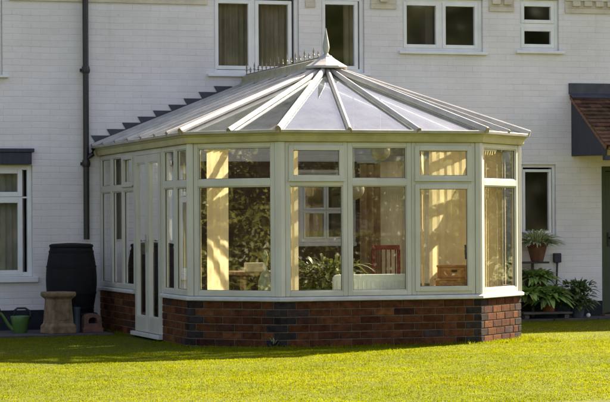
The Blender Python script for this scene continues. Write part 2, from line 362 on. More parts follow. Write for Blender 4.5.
for X_ in (HX0, HX1): w.add([(X_, 0, WT), (X_, HD, WT), (X_, RY, RZ - .12)], [(0, 1, 2)])
wo = w.build('wall', M['white_wall'], house)
# inner room: floor between storeys and dim lining
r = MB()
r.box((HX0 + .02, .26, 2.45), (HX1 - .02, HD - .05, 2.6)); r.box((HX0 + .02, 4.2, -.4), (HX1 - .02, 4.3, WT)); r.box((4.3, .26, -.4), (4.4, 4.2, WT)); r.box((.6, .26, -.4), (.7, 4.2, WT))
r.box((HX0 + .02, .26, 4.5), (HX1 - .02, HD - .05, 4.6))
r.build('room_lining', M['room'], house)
# roof
rm = MB()
def roof_slab(y0, z0, y1, z1):
    rm.poly([(HX0 - .3, y0, z0), (HX1 + .3, y0, z0), (HX1 + .3, y1, z1), (HX0 - .3, y1, z1)], Vector((0, -(z1 - z0), y1 - y0)) * (1 if y1 > y0 else -1), .1, (.15, .07, .045))
roof_slab(-.3, WT - .1, RY, RZ); roof_slab(HD + .2, WT, RY, RZ)
# tile courses on the front slope
sl = Vector((0, RY + .3, RZ - WT + .1)); ln = sl.length; sl.normalize(); nn = Vector((0, -sl.z, sl.y))
k = 0
while k * .22 < ln - .3:
    p = Vector((0, -.3, WT - .1)) + sl * (k * .22) + nn * .1
    for xx in np.arange(HX0 - .3, HX1 + .25, 1.7):
        cc = random.uniform(.7, 1.2); rm.bar(p + Vector((xx, 0, .006)), p + Vector((xx + 1.69, 0, .006)), .20, .03, nn, (.15 * cc, .07 * cc, .045 * cc))
    k += 1
rm.build('roof', M['tile'], house)
gt = MB(); gt.prism([(-.06, .0), (-.05, -.05), (0, -.075), (.05, -.05), (.06, 0)], (HX0 - .3, -.37, WT - .08), (HX1 + .3, -.37, WT - .08)); gt.build('gutter', M['pipe_black'], house)
# string course and dentils under the eaves
spans = [(HX0, -2.38), (-1.05, 1.38), (2.63, 2.76), (3.48, 3.82), (5.06, 5.40), (6.10, HX1)]
for a, b in spans:
    co = MB(); co.box((a, -.022, 3.905), (b, -.002, 3.965)); co.box((a, -.035, 4.06), (b, -.002, CT)); co.box((a, -.012, 3.9655), (b, -.002, 4.0595))
    n = int((b - a - .02) / .16)
    if n > 0:
        st = (b - a - n * .16) / 2
        for i in range(n): co.box((a + st + i * .16 + .025, -.05, 3.992 + random.uniform(-.004, .004)), (a + st + i * .16 + .135, -.0125, 4.058))
    co.build('cornice', M['cream_paint'], house, bevel=.005)
# plinth
for a, b in ((HX0, -.045), (3.80, 6.598), (7.502, HX1)):
    pl = MB(); pl.box((a, -.018, -.4), (b, -.002, .225)); pl.build('plinth', M['black'], house, bevel=.006)
# lintel over the ground floor window
li = MB(); li.box((-2.6, -.085, 1.955), (-.80, -.002, 2.10)); li.box((-2.62, -.10, 2.10), (-.77, -.002, 2.145)); li.build('lintel', M['slate'], house, bevel=.006)
# downpipe
dp = MB(); dp.tube([(-.14, -.065, WT), (-.14, -.065, 1.06)], .036, 14)
for z in (3.05, 1.93): dp.lathe([(.045, 0), (.048, .01), (.048, .07), (.045, .08)], (-.14, -.065, z), 14); dp.box((-.20, -.03, z + .02), (-.08, -.001, z + .055))
dp.build('downpipe', M['pipe_black'], house, smooth=True)

def pane_box(M_, a0, a1, z0, z1, b, parent, m, X=None):
    q = MB(); q.box((a0, b, z0), (a1, b + .008, z1), X); return q.build('pane', m, parent)
def ring(mb, a0, a1, z0, z1, b0, b1, wd, X=None):
    mb.box((a0, b0, z0), (a0 + wd, b1, z1), X); mb.box((a1 - wd, b0, z0), (a1, b1, z1), X)
    mb.box((a0 + wd, b0, z0), (a1 - wd, b1, z0 + wd), X); mb.box((a0 + wd, b0, z1 - wd), (a1 - wd, b1, z1), X)
def curtain(name, x0, x1, z0, z1, y, m, parent, amp=.02, wl=.07):
    n = int((x1 - x0) / .008); V = []; F = []
    ph = random.uniform(0, 6)
    for i in range(n + 1):
        x = x0 + (x1 - x0) * i / n; u = amp * math.sin(2 * PI * x / wl + ph + .8 * math.sin(x * 9)) + .4 * amp * math.sin(x * 41)
        V += [(x, y + u, z0), (x, y + u * .75, z1)]
    for i in range(n): F.append((2 * i, 2 * i + 2, 2 * i + 3, 2 * i + 1))
    q = MB(); q.add(V, F); q.add([(a, b + .004, c) for a, b, c in V], [tuple(reversed(f)) for f in F])
    return q.build(name, m, parent, smooth=True)
def house_window(x0, x1, z0, z1, lights, sill=None, y=.035, curt=None, cm='curtain', trans=None, sashw=.045, fw=.05, gm='house_glass', label=None):
    f = MB(); ring(f, x0 + .002, x1 - .002, z0 + .002, z1 - .002, y, y + .07, fw)
    o = f.build('window', M['white_trim'], house, bevel=.004)
    if label: o['label'] = label
    fr = MB()
    for a0, a1, b0, b1 in lights: ring(fr, a0 - sashw, a1 + sashw, b0 - sashw, b1 + sashw, y - .008, y + .055, sashw)
    xs_ = sorted({l[0] for l in lights} | {l[1] for l in lights}); zs_ = sorted({l[2] for l in lights} | {l[3] for l in lights})
    for i in range(1, len(xs_) - 1, 2): fr.box((xs_[i] + sashw, y + .002, z0 + fw), (xs_[i + 1] - sashw, y + .064, z1 - fw))
    for i in range(1, len(zs_) - 1, 2): fr.box((x0 + fw, y + .003, zs_[i] + sashw), (x1 - fw, y + .063, zs_[i + 1] - sashw))
    fr.build('sash', M['white_trim'], o, bevel=.004)
    for a0, a1, b0, b1 in lights: pane_box(None, a0 - .01, a1 + .01, b0 - .01, b1 + .01, y + .028, o, M[gm])
    if sill:
        s_ = MB(); s_.box((sill[0], -.05, sill[2]), (sill[1], y - .002, sill[3])); s_.build('sill', M['white_trim'], o, bevel=.006)
    if curt:
        for c0, c1 in curt: curtain('curtain', c0, c1, z0 + .02, z1 - .02, y + .16, M[cm], o)
    return o
house_window(1.46, 2.55, 3.07, 4.05, [(1.53, 1.91, 3.172, 3.935), (2.04, 2.42, 3.172, 3.935)], sill=(1.38, 2.62, 3.035, 3.068), curt=[(1.5, 1.98), (1.99, 2.5)])
house_window(2.84, 3.40, 3.10, 4.05, [(2.90, 3.28, 3.19, 3.95)], sill=(2.78, 3.46, 3.065, 3.098), curt=[(3.18, 3.38)])
house_window(3.90, 4.98, 3.39, 4.05, [(3.97, 4.36, 3.475, 3.962), (4.49, 4.88, 3.475, 3.962)], sill=(3.85, 5.03, 3.35, 3.388), label='wide upper window with two dark lights')
house_window(5.48, 6.02, 3.42, 4.07, [(5.555, 5.92, 3.815, 3.985), (5.555, 5.92, 3.505, 3.67)], sill=(5.42, 6.08, 3.38, 3.418), label='small upper window split by a cross rail')
house_window(-2.3, -1.13, 3.02, 4.06, [(-2.2, -1.78, 3.12, 3.96), (-1.65, -1.21, 3.12, 3.96)], sill=(-2.38, -1.06, 2.985, 3.018))
house_window(-2.3, -.78, .62, 1.95, [(-2.2, -1.62, .70, 1.50), (-2.2, -1.62, 1.63, 1.85), (-1.49, -.95, .70, 1.50), (-1.49, -.95, 1.63, 1.85)], sill=(-2.4, -.72, .555, .618), curt=[(-1.62, -1.2), (-1.2, -.84)], cm='net', sashw=.055, fw=.055, label='ground floor window with net curtains')
house_window(5.49, 5.965, 1.06, 1.97, [(5.555, 5.88, 1.125, 1.875)], sashw=.035, fw=.035, label='narrow ground floor window beside the green door')
# added multi pane window, stands in for a neighbour house mirrored in the glass
iw = house_window(2.55, 3.22, 1.0, 1.86, [(2.63, 2.87, 1.07, 1.36), (2.63, 2.87, 1.43, 1.78), (2.93, 3.15, 1.07, 1.36), (2.93, 3.15, 1.43, 1.78)], sill=(2.5, 3.27, .955, .998), sashw=.026, fw=.05, label='small paned window standing in for a neighbour house mirrored in the conservatory glass')
# bare brick skin of the wall inside the conservatory
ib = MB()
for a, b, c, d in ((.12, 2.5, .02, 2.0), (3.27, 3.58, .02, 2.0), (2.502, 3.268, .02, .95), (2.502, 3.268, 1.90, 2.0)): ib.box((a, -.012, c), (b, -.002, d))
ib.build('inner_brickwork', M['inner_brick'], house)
# green door
dr = MB(); dr.box((6.602, .02, .055), (6.66, .13, 1.948)); dr.box((7.44, .02, .055), (7.498, .13, 1.948)); dr.box((6.66, .02, 1.89), (7.44, .13, 1.948))
d0 = dr.build('door_frame', M['green_paint'], house, bevel=.004)
db = MB(); db.box((6.662, .06, .06), (7.438, .10, 1.888))
for i in range(7): db.box((6.67 + i * .11, .048, .07), (6.67 + i * .11 + .1, .0595, 1.88))
dd = db.build('door', M['green_paint'], d0, bevel=.003)
dh = MB(); dh.box((6.70, .035, .92), (6.735, .047, 1.10)); dh.tube([(6.717, .03, 1.03), (6.717, 0, 1.03), (6.80, -.005, 1.03)], .009, 8); dh.build('handle', M['pipe_black'], d0)
dst = MB(); dst.box((6.56, -.16, -.2), (7.54, .14, .05)); dst.build('door_step', M['oldbrick'], house, bevel=.01)

# porch roof: boarded cheek, clay tiles, lead top
PX0, PX1 = 6.18, 7.92
A = (0, -.02, 2.84); B = (0, -1.09, 2.17)
porch = bpy.data.objects.new('porch_roof', None); COL.objects.link(porch); porch.parent = house; porch.location = (7.05 - 2.7, -.5, 2.1)
for X_ in (PX0, PX1 - .03):
    po = MB(); po.poly([(X_, -.004, 2.075), (X_, -1.03, 2.06), (X_, -1.05, 2.165), (X_, -.004, 2.83)], (1, 0, 0), .03)
    po.build('cheek', M['slate'], porch, bevel=.003)
sv = (Vector(B) - Vector(A)); sn = Vector((0, sv.z, -sv.y)).normalized(); sn = sn if sn.z > 0 else -sn
pt = MB(); pt.poly([(PX0 + .031, A[1], A[2] - .005), (PX1 - .031, A[1], A[2] - .005), (PX1 - .031, B[1], B[2] - .005), (PX0 + .031, B[1], B[2] - .005)], -sn, .05); pt.build('rafter_board', M['timber'], porch)
tl = MB(); rows = 13
for rI in range(rows):
    u0 = rI / rows; p = Vector(A).lerp(Vector(B), u0); q = Vector(A).lerp(Vector(B), min(1.02, u0 + 1.45 / rows))
    nt_ = 11; off = (.5 if rI % 2 else 0)
    for i in range(-1, nt_ + 1):
        x0 = PX0 - .03 + (i + off) * (PX1 - PX0 + .06) / nt_; x1 = x0 + (PX1 - PX0 + .06) / nt_ - .004
        x0 = max(x0, PX0 - .03); x1 = min(x1, PX1 + .03)
        if x1 - x0 < .02: continue
        h = random.uniform(0, .006); cc = random.uniform(.55, 1.25)
        a = p + sn * .004; b = q + sn * (.026 + h)
        tl.poly([(x0, a.y, a.z), (x1, a.y, a.z), (x1, b.y, b.z), (x0, b.y, b.z)], sn, .013, (.14 * cc, .075 * cc * random.uniform(.9, 1.15), .045 * cc))
tl.build('tiles', M['tile'], porch)
fl = MB(); fl.box((PX0 - .035, -.028, 2.87), (PX1 + .035, -.003, 3.01)); fl.poly([(PX0 - .035, -.003, 2.88), (PX1 + .035, -.003, 2.88), (PX1 + .035, -.13, 2.815), (PX0 - .035, -.13, 2.815)], (0, -.5, .85), .012); fl.build('flashing', M['lead'], porch, bevel=.003)
vb = MB(); vb.bar((PX0 - .012, -.02, 2.835), (PX0 - .012, -1.09, 2.165), .022, .06, sn); vb.build('verge_board', M['timber'], porch, bevel=.003)
br_ = MB(); br_.box((PX0 - .01, -1.06, 2.0), (PX1 + .01, -.98, 2.058)); br_.build('bracket', M['slate'], porch, bevel=.004)

# ------------------------------------------------------------------ conservatory
D, LF, W = 4.36, 1.09, 2.18
a_ = LF * math.sqrt(.5)
P = [(0, 0), (0, -D), (a_, -D - a_), (a_ + W, -D - a_), (2 * a_ + W, -D), (2 * a_ + W, 0)]
CXm = a_ + W / 2
con = thing('conservatory', (CXm, -2.5, 0), 'pale green white conservatory with glazed pitched roof on low brick wall', 'conservatory')
PI_ = [tuple(q) for q in offset(P, -.035)]       # outer face of the frames
PB = [tuple(q) for q in offset(P, -.03)]         # outer face of the bricks
# dwarf brick wall, brick by brick
bk = MB(); mo = MB(); H0 = -.155; COURSE = .0765
def brick_col():
    r_ = random.random()
    if r_ < .60: c = (.12, .046, .019)
    elif r_ < .84: c = (.165, .068, .026)
    elif r_ < .97: c = (.08, .034, .022)
    else: c = (.062, .040, .038)
    k = random.uniform(.55, 1.05); return tuple(x * k for x in c)
def blue(): k = random.uniform(.35, .75); return (.062 * k, .050 * k, .048 * k)
def brick_run(i, a0, a1, q0, q1):
    Xf = frame(PB[i], PB[i + 1]); z = H0; row = 0
    mo.box((a0 + .006, .009, H0), (a1 - .006, .10, .452), Xf)
    while z < .44:
        z1 = min(z + COURSE - .010, .453)
        a = a0; seq = []
        e0 = (.165 if row % 2 else .075) if q0 else (.2 if row % 2 else .1)
        e1 = (.075 if row % 2 else .165) if q1 else (.1 if row % 2 else .2)
        seq.append((a0 + (.001 if q0 else 0), a0 + e0, q0)); a = a0 + e0 + .010
        while a < a1 - e1 - .012:
            b = a + .215
            if b > a1 - e1 - .07: b = a1 - e1 - .010
            seq.append((a, b, False)); a = b + .010
        seq.append((a1 - e1, a1 - (.001 if q1 else 0), q1))
        for s0, s1, qq in seq:
            j = random.uniform(-.0015, .0025)
            col = blue() if (qq or random.random() < .012) else brick_col()
            bk.box((s0, j, z + random.uniform(-.001, .001)), (s1, .095, z1), Xf, col)
        z += COURSE; row += 1
def ln_(i): return (Vector(PB[i + 1]) - Vector(PB[i])).length
for runs in (((0, .02, 1.86, False, False),), ((0, 3.19, ln_(0), False, True), (1, 0, ln_(1), True, True), (2, 0, ln_(2), True, True), (3, 0, ln_(3), True, True), (4, 0, ln_(4) - .02, True, False))):
    bk = MB(); mo = MB()
    for rr_ in runs: brick_run(*rr_)
    bw = bk.build('brick_wall', M['brick'], con, bevel=.003, seg=1); mo.build('mortar', M['mortar'], bw)
# floor slab
fl_ = MB(); pin = offset(P, -.13); fl_.poly([(p.x, p.y - (.0 if 0 < i < 5 else .03), -.2) for i, p in enumerate(pin)], (0, 0, 1), .24); fl_.build('floor', M['floor'], con)
# sill and eaves
def cut(p0, p1, t0, t1):
    a = Vector(p0).lerp(Vector(p1), t0); b = Vector(p0).lerp(Vector(p1), t1); return tuple(a), tuple(b)
sprof = [(-.11, .456), (-.004, .456), (.0, .462), (.0, .486), (-.02, .499), (-.11, .503)]
sl_ = MB(); a0, a1 = cut(P[0], P[1], .02 / D, 1.87 / D); sl_.sweep([a0, a1], sprof); sl_.build('window_sill', M['sill'], con, bevel=.003); sl_ = MB()
a0, a1 = cut(P[0], P[1], 3.18 / D, 1); b0 = (P[5][0], -.02); sl_.sweep([a0] + P[1:5] + [b0], sprof)
sl_.build('window_sill', M['sill'], con, bevel=.003)
plan_e = [(0, -.012)] + P[1:5] + [(P[5][0], -.012)]
ev = MB(); ev.sweep(plan_e, [(-.10, 2.062), (.0, 2.062), (.005, 2.075), (.012, 2.12), (.03, 2.135), (.03, 2.142), (-.10, 2.142)]); ev.build('eaves_beam', M['eave_pvc'], con, bevel=.002)
gu = MB(); gu.sweep(plan_e, [(-.02, 2.1425), (.036, 2.1425), (.06, 2.15), (.066, 2.176), (.058, 2.182), (.05, 2.176), (.045, 2.158), (-.02, 2.152)]); gu.build('gutter', M['bar_pvc'], con, bevel=.002)
go = MB(); go.tube([(-.055, -.07, 2.15), (-.06, -.07, 2.08), (-.14, -.066, 2.03), (-.14, -.066, 1.99)], .03, 10); go.build('gutter_outlet', M['pipe_black'], con, smooth=True)

ZB, ZT, TR = .503, 2.060, 1.652
F0 = .0; F1 = .065                                 # frame depth in the facet frame (origin on PI_)
def cwindow(i, a0, a1, top='fixed', low='fixed', handle=None, label=None, mull=True, tr=TR):
    Xf = frame(PI_[i], PI_[i + 1]); q = MB(); fw = .048
    ring(q, a0 + .001, a1 - .001, ZB, ZT, F0, F1, fw, Xf)
    q.box((a0 + fw, F0 + .001, tr - .032), (a1 - fw, F1 - .001, tr + .032), Xf)
    o = q.build('window', M['pvc'], con, bevel=.005)
    if label: o['label'] = label
    s_ = MB(); any_ = False
    for (z0, z1, kind) in ((ZB + fw, tr - .032, low), (tr + .032, ZT - fw, top)):
        w_ = .012
        if kind == 'sash':
            w_ = .05; any_ = True
            ring(s_, a0 + fw - .012, a1 - fw + .012, z0 - .012, z1 + .012, F0 - .014, F0 + .04, w_, Xf)
            if z0 > 1.5: s_.box((a0 + fw - .02, F0 - .024, z0 - .022), (a1 - fw + .02, F0 - .0145, z0 - .002), Xf)
        else:
            ring(s_, a0 + fw - .002, a1 - fw + .002, z0 - .002, z1 + .002, F0 + .012, F0 + .05, .014, Xf); any_ = True
        gp = MB(); ww = w_ - .02 if kind == 'sash' else .002
        gp.box((a0 + fw + ww, F0 + .026, z0 + ww), (a1 - fw - ww, F0 + .034, z1 - ww), Xf); gp.build('pane', M['glass'], o)
    s_.build('sash', M['pvc'], o, bevel=.004)
    se = MB()
    for (z0, z1, kind) in ((ZB + fw, tr - .032, low), (tr + .032, ZT - fw, top)):
        e = .038 if kind == 'sash' else .012
        ring(se, a0 + fw + e - .002, a1 - fw - e + .002, z0 + e - .002, z1 - e + .002, F0 + .0205, F0 + .0255, .006, Xf)
    se.build('seal', M['pipe_black'], o)
    if handle:
        h = MB(); h.box((handle - .01, F1 + .005, .86), (handle + .01, F1 + .02, .93), Xf); h.box((handle - .008, F1 + .02, .90), (handle + .008, F1 + .035, 1.01), Xf); h.build('handle', M['pipe_black'], o, bevel=.003)
    return o
def post(i, w0=.055, ang=True):
    p = Vector(PI_[i]); t1 = (Vector(PI_[i]) - Vector(PI_[i - 1])).normalized(); t2 = (Vector(PI_[i + 1]) - Vector(PI_[i])).normalized()
    ob = offset(P, -.028)[i]; ib_ = offset(P, -.105)[i]; n1 = Vector((t1.y, -t1.x)); n2 = Vector((t2.y, -t2.x))
    pts = [ib_ - t1 * (w0 - .03), p - t1 * w0 - n1 * .02, p - t1 * w0 + n1 * .004, p - t1 * .03 + n1 * .010, ob - t1 * .012 + n1 * .010, ob + t2 * .012 + n2 * .010, p + t2 * .03 + n2 * .010, p + t2 * w0 + n2 * .004, p + t2 * w0 - n2 * .02, ib_ + t2 * (w0 - .03)]
    q = MB(); q.poly([(a.x, a.y, ZB) for a in pts], (0, 0, 1), ZT - ZB); q.build('corner_post', M['pvc'], con, bevel=.003)
for i in (1, 2, 3, 4): post(i)
l1 = (Vector(PI_[2]) - Vector(PI_[1])).length; l2 = (Vector(PI_[3]) - Vector(PI_[2])).length; l0 = (Vector(PI_[1]) - Vector(PI_[0])).length
# left side: three lights, french doors, two lights
cwindow(0, .03, .64); cwindow(0, .64, 1.24); cwindow(0, 1.24, 1.85, top='sash')
cwindow(0, 3.20, 3.745); cwindow(0, 3.745, l0 - .056)
# left corner facet, front facet, right corner facet
cwindow(1, .057, l1 - .057)
m1, m2 = .715, 1.40
cwindow(2, .057, m1, top='sash'); cwindow(2, m1, m2); cwindow(2, m2, l2 - .057, top='sash', low='sash', handle=l2 - .057 - .075)
cwindow(3, .057, l1 - .057, handle=.10)
cwindow(4, .057, 1.08); cwindow(4, 1.08, 2.16); cwindow(4, 2.16, 3.24); cwindow(4, 3.24, l0 - .03)
# french doors in the left side
X0 = frame(PI_[0], PI_[1]); q = MB(); da, db_ = 1.87, 3.18
q.box((da, 0, .045), (da + .055, .07, ZT), X0); q.box((db_ - .055, 0, .045), (db_, .07, ZT), X0); q.box((da + .055, 0, ZT - .055), (db_ - .055, .07, ZT), X0)
fd = q.build('french_door', M['pvc'], con, bevel=.005)
mid = (da + db_) / 2
for s0, s1 in ((da + .057, mid - .004), (mid + .004, db_ - .057)):
    lf = MB(); lw = .085
    lf.box((s0, -.012, .05), (s0 + lw, .05, ZT - .058), X0); lf.box((s1 - lw, -.012, .05), (s1, .05, ZT - .058), X0)
    lf.box((s0 + lw, -.012, .05), (s1 - lw, .05, .215), X0); lf.box((s0 + lw, -.012, ZT - .143), (s1 - lw, .05, ZT - .058), X0)
    ring(lf, s0 + lw - .002, s1 - lw + .002, .213, ZT - .141, -.006, .04, .016, X0)
    lo_ = lf.build('door_leaf', M['pvc'], fd, bevel=.004)
    gp = MB(); gp.box((s0 + lw + .004, .012, .22), (s1 - lw - .004, .02, ZT - .148), X0); gp.build('pane', M['glass'], fd)
h = MB()
for s in (-.05, .05): h.box((mid + s - .012, -.022, .93), (mid + s + .012, -.0125, 1.12), X0); h.bar(X0 @ Vector((mid + s, -.045, 1.06)), X0 @ Vector((mid + s + .1 * (1 if s > 0 else -1), -.045, 1.055)), .014, .016); h.bar(X0 @ Vector((mid + s, -.02, 1.06)), X0 @ Vector((mid + s, -.046, 1.06)), .012, .012)
h.build('handle', M['steel'], fd, bevel=.002)
th = MB(); th.box((da - .03, -.05, .0), (db_ + .02, .09, .044), X0); th.build('threshold', M['sill'], con, bevel=.005)

# roof
OH = .045
E = [Vector((p[0], p[1], 0)) for p in offset(plan_e, OH)]; ZE, ZR = 2.172, 2.93
E = [Vector((e.x, e.y, ZE)) for e in E]
Hb = Vector((CXm, -3.265, ZR)); Rw = Vector((CXm, -.012, ZR))
panels = []                                        # (eave pts list, top pts list)
def seglist(e0, e1, fr): return [e0.lerp(e1, t) for t in fr]
edge_off = [0]
Ys = [-.012, -.665, -1.315, -1.965, -2.615, -3.265, -3.82, -4.36 - .019]
lowL = [Vector((E[0].x, y, ZE)) for y in Ys[:-1]] + [E[1]]
topL = [Vector((CXm, max(y, -3.265), ZR)) for y in Ys]
lowR = [Vector((E[5].x, y, ZE)) for y in Ys[:-1]] + [E[4]]; topR = topL
f1 = seglist(E[1], E[2], (0, .5, 1)); f2 = seglist(E[2], E[3], (0, .335, .668, 1)); f3 = seglist(E[3], E[4], (0, .5, 1))
def plane_n(a, b, c):
    n = (b - a).cross(c - a).normalized(); return n if n.z > 0 else -n
nL = plane_n(E[0], E[1], Hb); nR = plane_n(E[4], E[5], Hb); n1 = plane_n(E[1], E[2], Hb); n2 = plane_n(E[2], E[3], Hb); n3 = plane_n(E[3], E[4], Hb)
def rpane(pts, n):
    c = sum(pts, Vector()) / len(pts); ps = []
    for p in pts: d = (c - p); ps.append(p + d * min(.4, .012 / max(.01, d.length)))
    q = MB(); q.poly([p - n * .018 for p in ps], n, .016); q.build('roof_pane', M['roof_glass'], con)
for low, n in ((lowL, nL), (lowR, nR)):
    for i in range(len(low) - 1):
        pts = [low[i], low[i + 1], topL[i + 1]] + ([topL[i]] if (topL[i] - topL[i + 1]).length > .01 else []); rpane(pts, n)
for seg_, n in ((f1, n1), (f2, n2), (f3, n3)):
    for i in range(len(seg_) - 1): rpane([seg_[i], seg_[i + 1], Hb], n)
bprof = lambda w, h: [(-w / 2, .001), (-w / 2, h * .45), (-w * .32, h * .8), (-w * .14, h), (w * .14, h), (w * .32, h * .8), (w / 2, h * .45), (w / 2, .001)]
def rbar(p, q, n, w=.05, h=.042):
    d = (q - p).normalized(); b = MB()
    b.prism(bprof(w, h), p - d * .012, q, n); b.bar(p + d * .1 - n * .034, q - n * .034, .03, .028, n)
    o = b.build('roof_bar', M['bar_pvc'], con, bevel=.002)
    c = MB(); c.prism([(-w * .5, -.012), (-w * .5, h * .42), (-w * .3, h * .9), (w * .3, h * .9), (w * .5, h * .42), (w * .5, -.012)], p - d * .019, p - d * .0125, n); c.build('end_cap', M['end_cap'], o, bevel=.002)
for low, n in ((lowL, nL), (lowR, nR)):
    for i in range(len(low) - 1):
        p = low[i].copy(); q = topL[i].copy()
        if i == 0: p.y -= .03; q.y -= .03
        rbar(p, q.lerp(p, .03), n)
for p, n in ((E[1], (nL + n1)), (E[2], n1 + n2), (E[3], n2 + n3), (E[4], n3 + nR)): rbar(p, Hb.lerp(p, .06), n.normalized(), .062, .052)
for seg_, n in ((f1, n1), (f2, n2), (f3, n3)):
    for p in seg_[1:-1]: rbar(p, Hb.lerp(p, .07), n)
# ridge, cresting, hub, finial
rg = MB(); rg.prism([(-.10, -.035), (-.05, .02), (-.045, .085), (-.02, .10), (.02, .10), (.045, .085), (.05, .02), (.10, -.035)], Rw + Vector((0, 0, .02)), Hb + Vector((0, .1, .02))); ridge = rg.build('ridge', M['ridge'], con, bevel=.003)
cr = MB(); y = -.06; k = 0
cr.box((CXm - .008, -3.16, ZR + .121), (CXm + .008, -.05, ZR + .135))
while y > -3.12:
    hgt = .13 if k % 2 == 0 else .085
    z = ZR + .13
    cr.lathe([(.006, 0), (.006, hgt * .25), (.014, hgt * .36), (.006, hgt * .46), (.006, hgt * .5), (.011, hgt * .62), (.006, hgt * .82), (.001, hgt)], (CXm, y, z), 8)
    y -= .172; k += 1
cr.build('cresting', M['cresting'], con, smooth=True)
hb = MB(); hb.lathe([(.235, -.045), (.24, -.03), (.235, -.018), (.16, .025), (.10, .062), (.07, .085), (.06, .10), (.0, .10)], (Hb.x, Hb.y, ZR + .035), 10); hub = hb.build('hub_cap', M['bar_pvc'], con, bevel=.004)
fn = MB(); fn.lathe([(.05, 0), (.054, .01), (.04, .02), (.03, .034), (.04, .042), (.042, .052), (.052, .085), (.052, .10), (.045, .14), (.033, .18), (.02, .23), (.009, .275), (.002, .295)], (0, 0, 0), 16, Matrix.Translation((Hb.x, Hb.y, ZR + .13)) @ Matrix.Diagonal((.72, .72, 1.04, 1))); fn.build('finial', M['finial'], con, smooth=True)
bs = MB(); bs.lathe([(.12, 0), (.14, .05), (.14, .07)], (Hb.x, Hb.y, ZR - .09), 10); bs.build('hub_boss', M['pvc'], con)
# stepped lead flashing where the roof meets the house
slope = (ZR - ZE) / (CXm - E[0].x); st = .0758 / slope
for sgn in (1, -1):
    sf = MB(); nst = int((CXm - E[0].x) / st)
    for i in range(nst):
        xa = E[0].x + i * st; xb = xa + st; za = ZE + i * .0758; zb = za + .0758; zt = zb + .062 + random.uniform(-.004, .004)
        tri = [(xa, za + .012), (xb, zb + .012), (xb + .022, zb + .062), (xb + .02, zt), (xa - .022, zt), (xa + .022, za + .062)]
        pts = [((xx if sgn > 0 else 2 * CXm - xx), -.003 - .001 * (i % 2), zz) for xx, zz in tri]
        sf.poly(pts, (0, -1, 0), .008)
    sf.build('stepped_flashing', M['lead'], con)

# ------------------------------------------------------------------ blinds
def blind(i, a0, a1, z0, z1, label, m='blind', ang=22, pitch=.08, b=.15, grp=None, ph=0):
    Xf = frame(PI_[i], PI_[i + 1]); c = Xf @ Vector(((a0 + a1) / 2, b, z0))
    t = thing('vertical_blind', c, label, 'blind', grp)
    q = MB(); n = max(1, int(round((a1 - a0) / pitch)))
    for k in range(n):
        x = a0 + (k + .5) * (a1 - a0) / n; an = math.radians(ang + random.uniform(-7, 7)); w_ = .0445; cu = .008
        prof = [(-w_, 0), (0, cu), (w_, 0)]; V = []
        for zz in (z0 + random.uniform(-.006, .006), z1):
            for u, v in prof: V.append((x + u * math.cos(an) - v * math.sin(an), b + u * math.sin(an) + v * math.cos(an), zz))
        q.add(V, [(0, 1, 4, 3), (1, 2, 5, 4)], Xf)
    q.build('slats', M[m], t)
    h_ = MB(); h_.box((a0 - .03, b - .02, z1), (a1 + .03, b + .02, z1 + .035), Xf); h_.build('head_rail', M['pvc'], t)
    return t
blind(1, .14, .37, .53, 1.99, 'sunlit cream blind gathered at the left of the widest single window')
blind(2, .085, .24, .53, 1.99, 'narrow golden blind strip at the left end of the front windows', ang=18)
blind(2, 1.50, 1.60, .53, 1.99, 'brown edge-on blind slats at the left of the right front window', ang=80, pitch=.05)
blind(2, 1.70, 2.11, .53, 1.99, 'bright cream blind filling most of the right front window behind the pine boxes', ang=9, b=.30)
blind(3, .08, .92, .53, 1.99, 'pale gold blind drawn across the narrow right corner window', ang=40, pitch=.062)
blind(4, .6, 4.2, .53, 1.99, 'wide cream blind drawn along the far right side windows', ang=18)
blind(0, 3.27, 4.2, .53, 1.99, 'pale blind drawn behind the two lights right of the french doors', m='pale_blind', ang=30)
blind(0, 1.3, 1.8, .9, 1.99, 'pale blind left of the french doors stopping short of the sill', m='pale_blind', ang=20)
blind(0, .1, .6, .53, 1.99, 'pale blind in the light next to the house wall', m='pale_blind', ang=28)
blind(0, 1.98, 2.45, 1.07, 1.93, 'short pale blind behind the left french door leaf', m='pale_blind', ang=15, b=.12)
blind(0, 2.6, 3.08, 1.07, 1.93, 'short pale blind behind the right french door leaf', m='pale_blind', ang=15, b=.12)

# ------------------------------------------------------------------ things inside
FZ = .04
def legs4(mb, x0, x1, y0, y1, z0, z1, w_):
    for x in (x0, x1):
        for y in (y0, y1): mb.box((x - w_ / 2, y - w_ / 2, z0), (x + w_ / 2, y + w_ / 2, z1))
# low ivory ribbed heater against the front glass
ht = thing('heater', (1.83, -4.93, FZ), 'low ivory ribbed heater standing just inside the front glass', 'heater')
q = MB(); hx0, hx1 = 1.40, 2.21
pts = []
for cx_, sg in ((hx0 + .05, -1), (hx1 - .05, 1)):
    for k in range(5):
        t = (PI - k * PI / 8) if sg < 0 else (PI / 2 - k * PI / 8); pts.append((cx_ + .05 * math.cos(t), -4.95, .665 + .05 * math.sin(t)))
q.poly([(hx0, -4.95, .18)] + pts + [(hx1, -4.95, .18)], (0, 1, 0), .07); q.build('body', M['ivory'], ht, bevel=.008)
q = MB()
for k in range(17): q.box((hx0 + .03 + k * .0455, -4.957, .22), (hx0 + .05 + k * .0455, -4.951, .655))
q.build('rib', M['ivory'], ht, bevel=.002)
q = MB()
for x in (hx0 + .1, hx1 - .1): q.box((x - .02, -4.97, FZ), (x + .02, -4.86, .18))
q.build('foot', M['ivory'], ht)
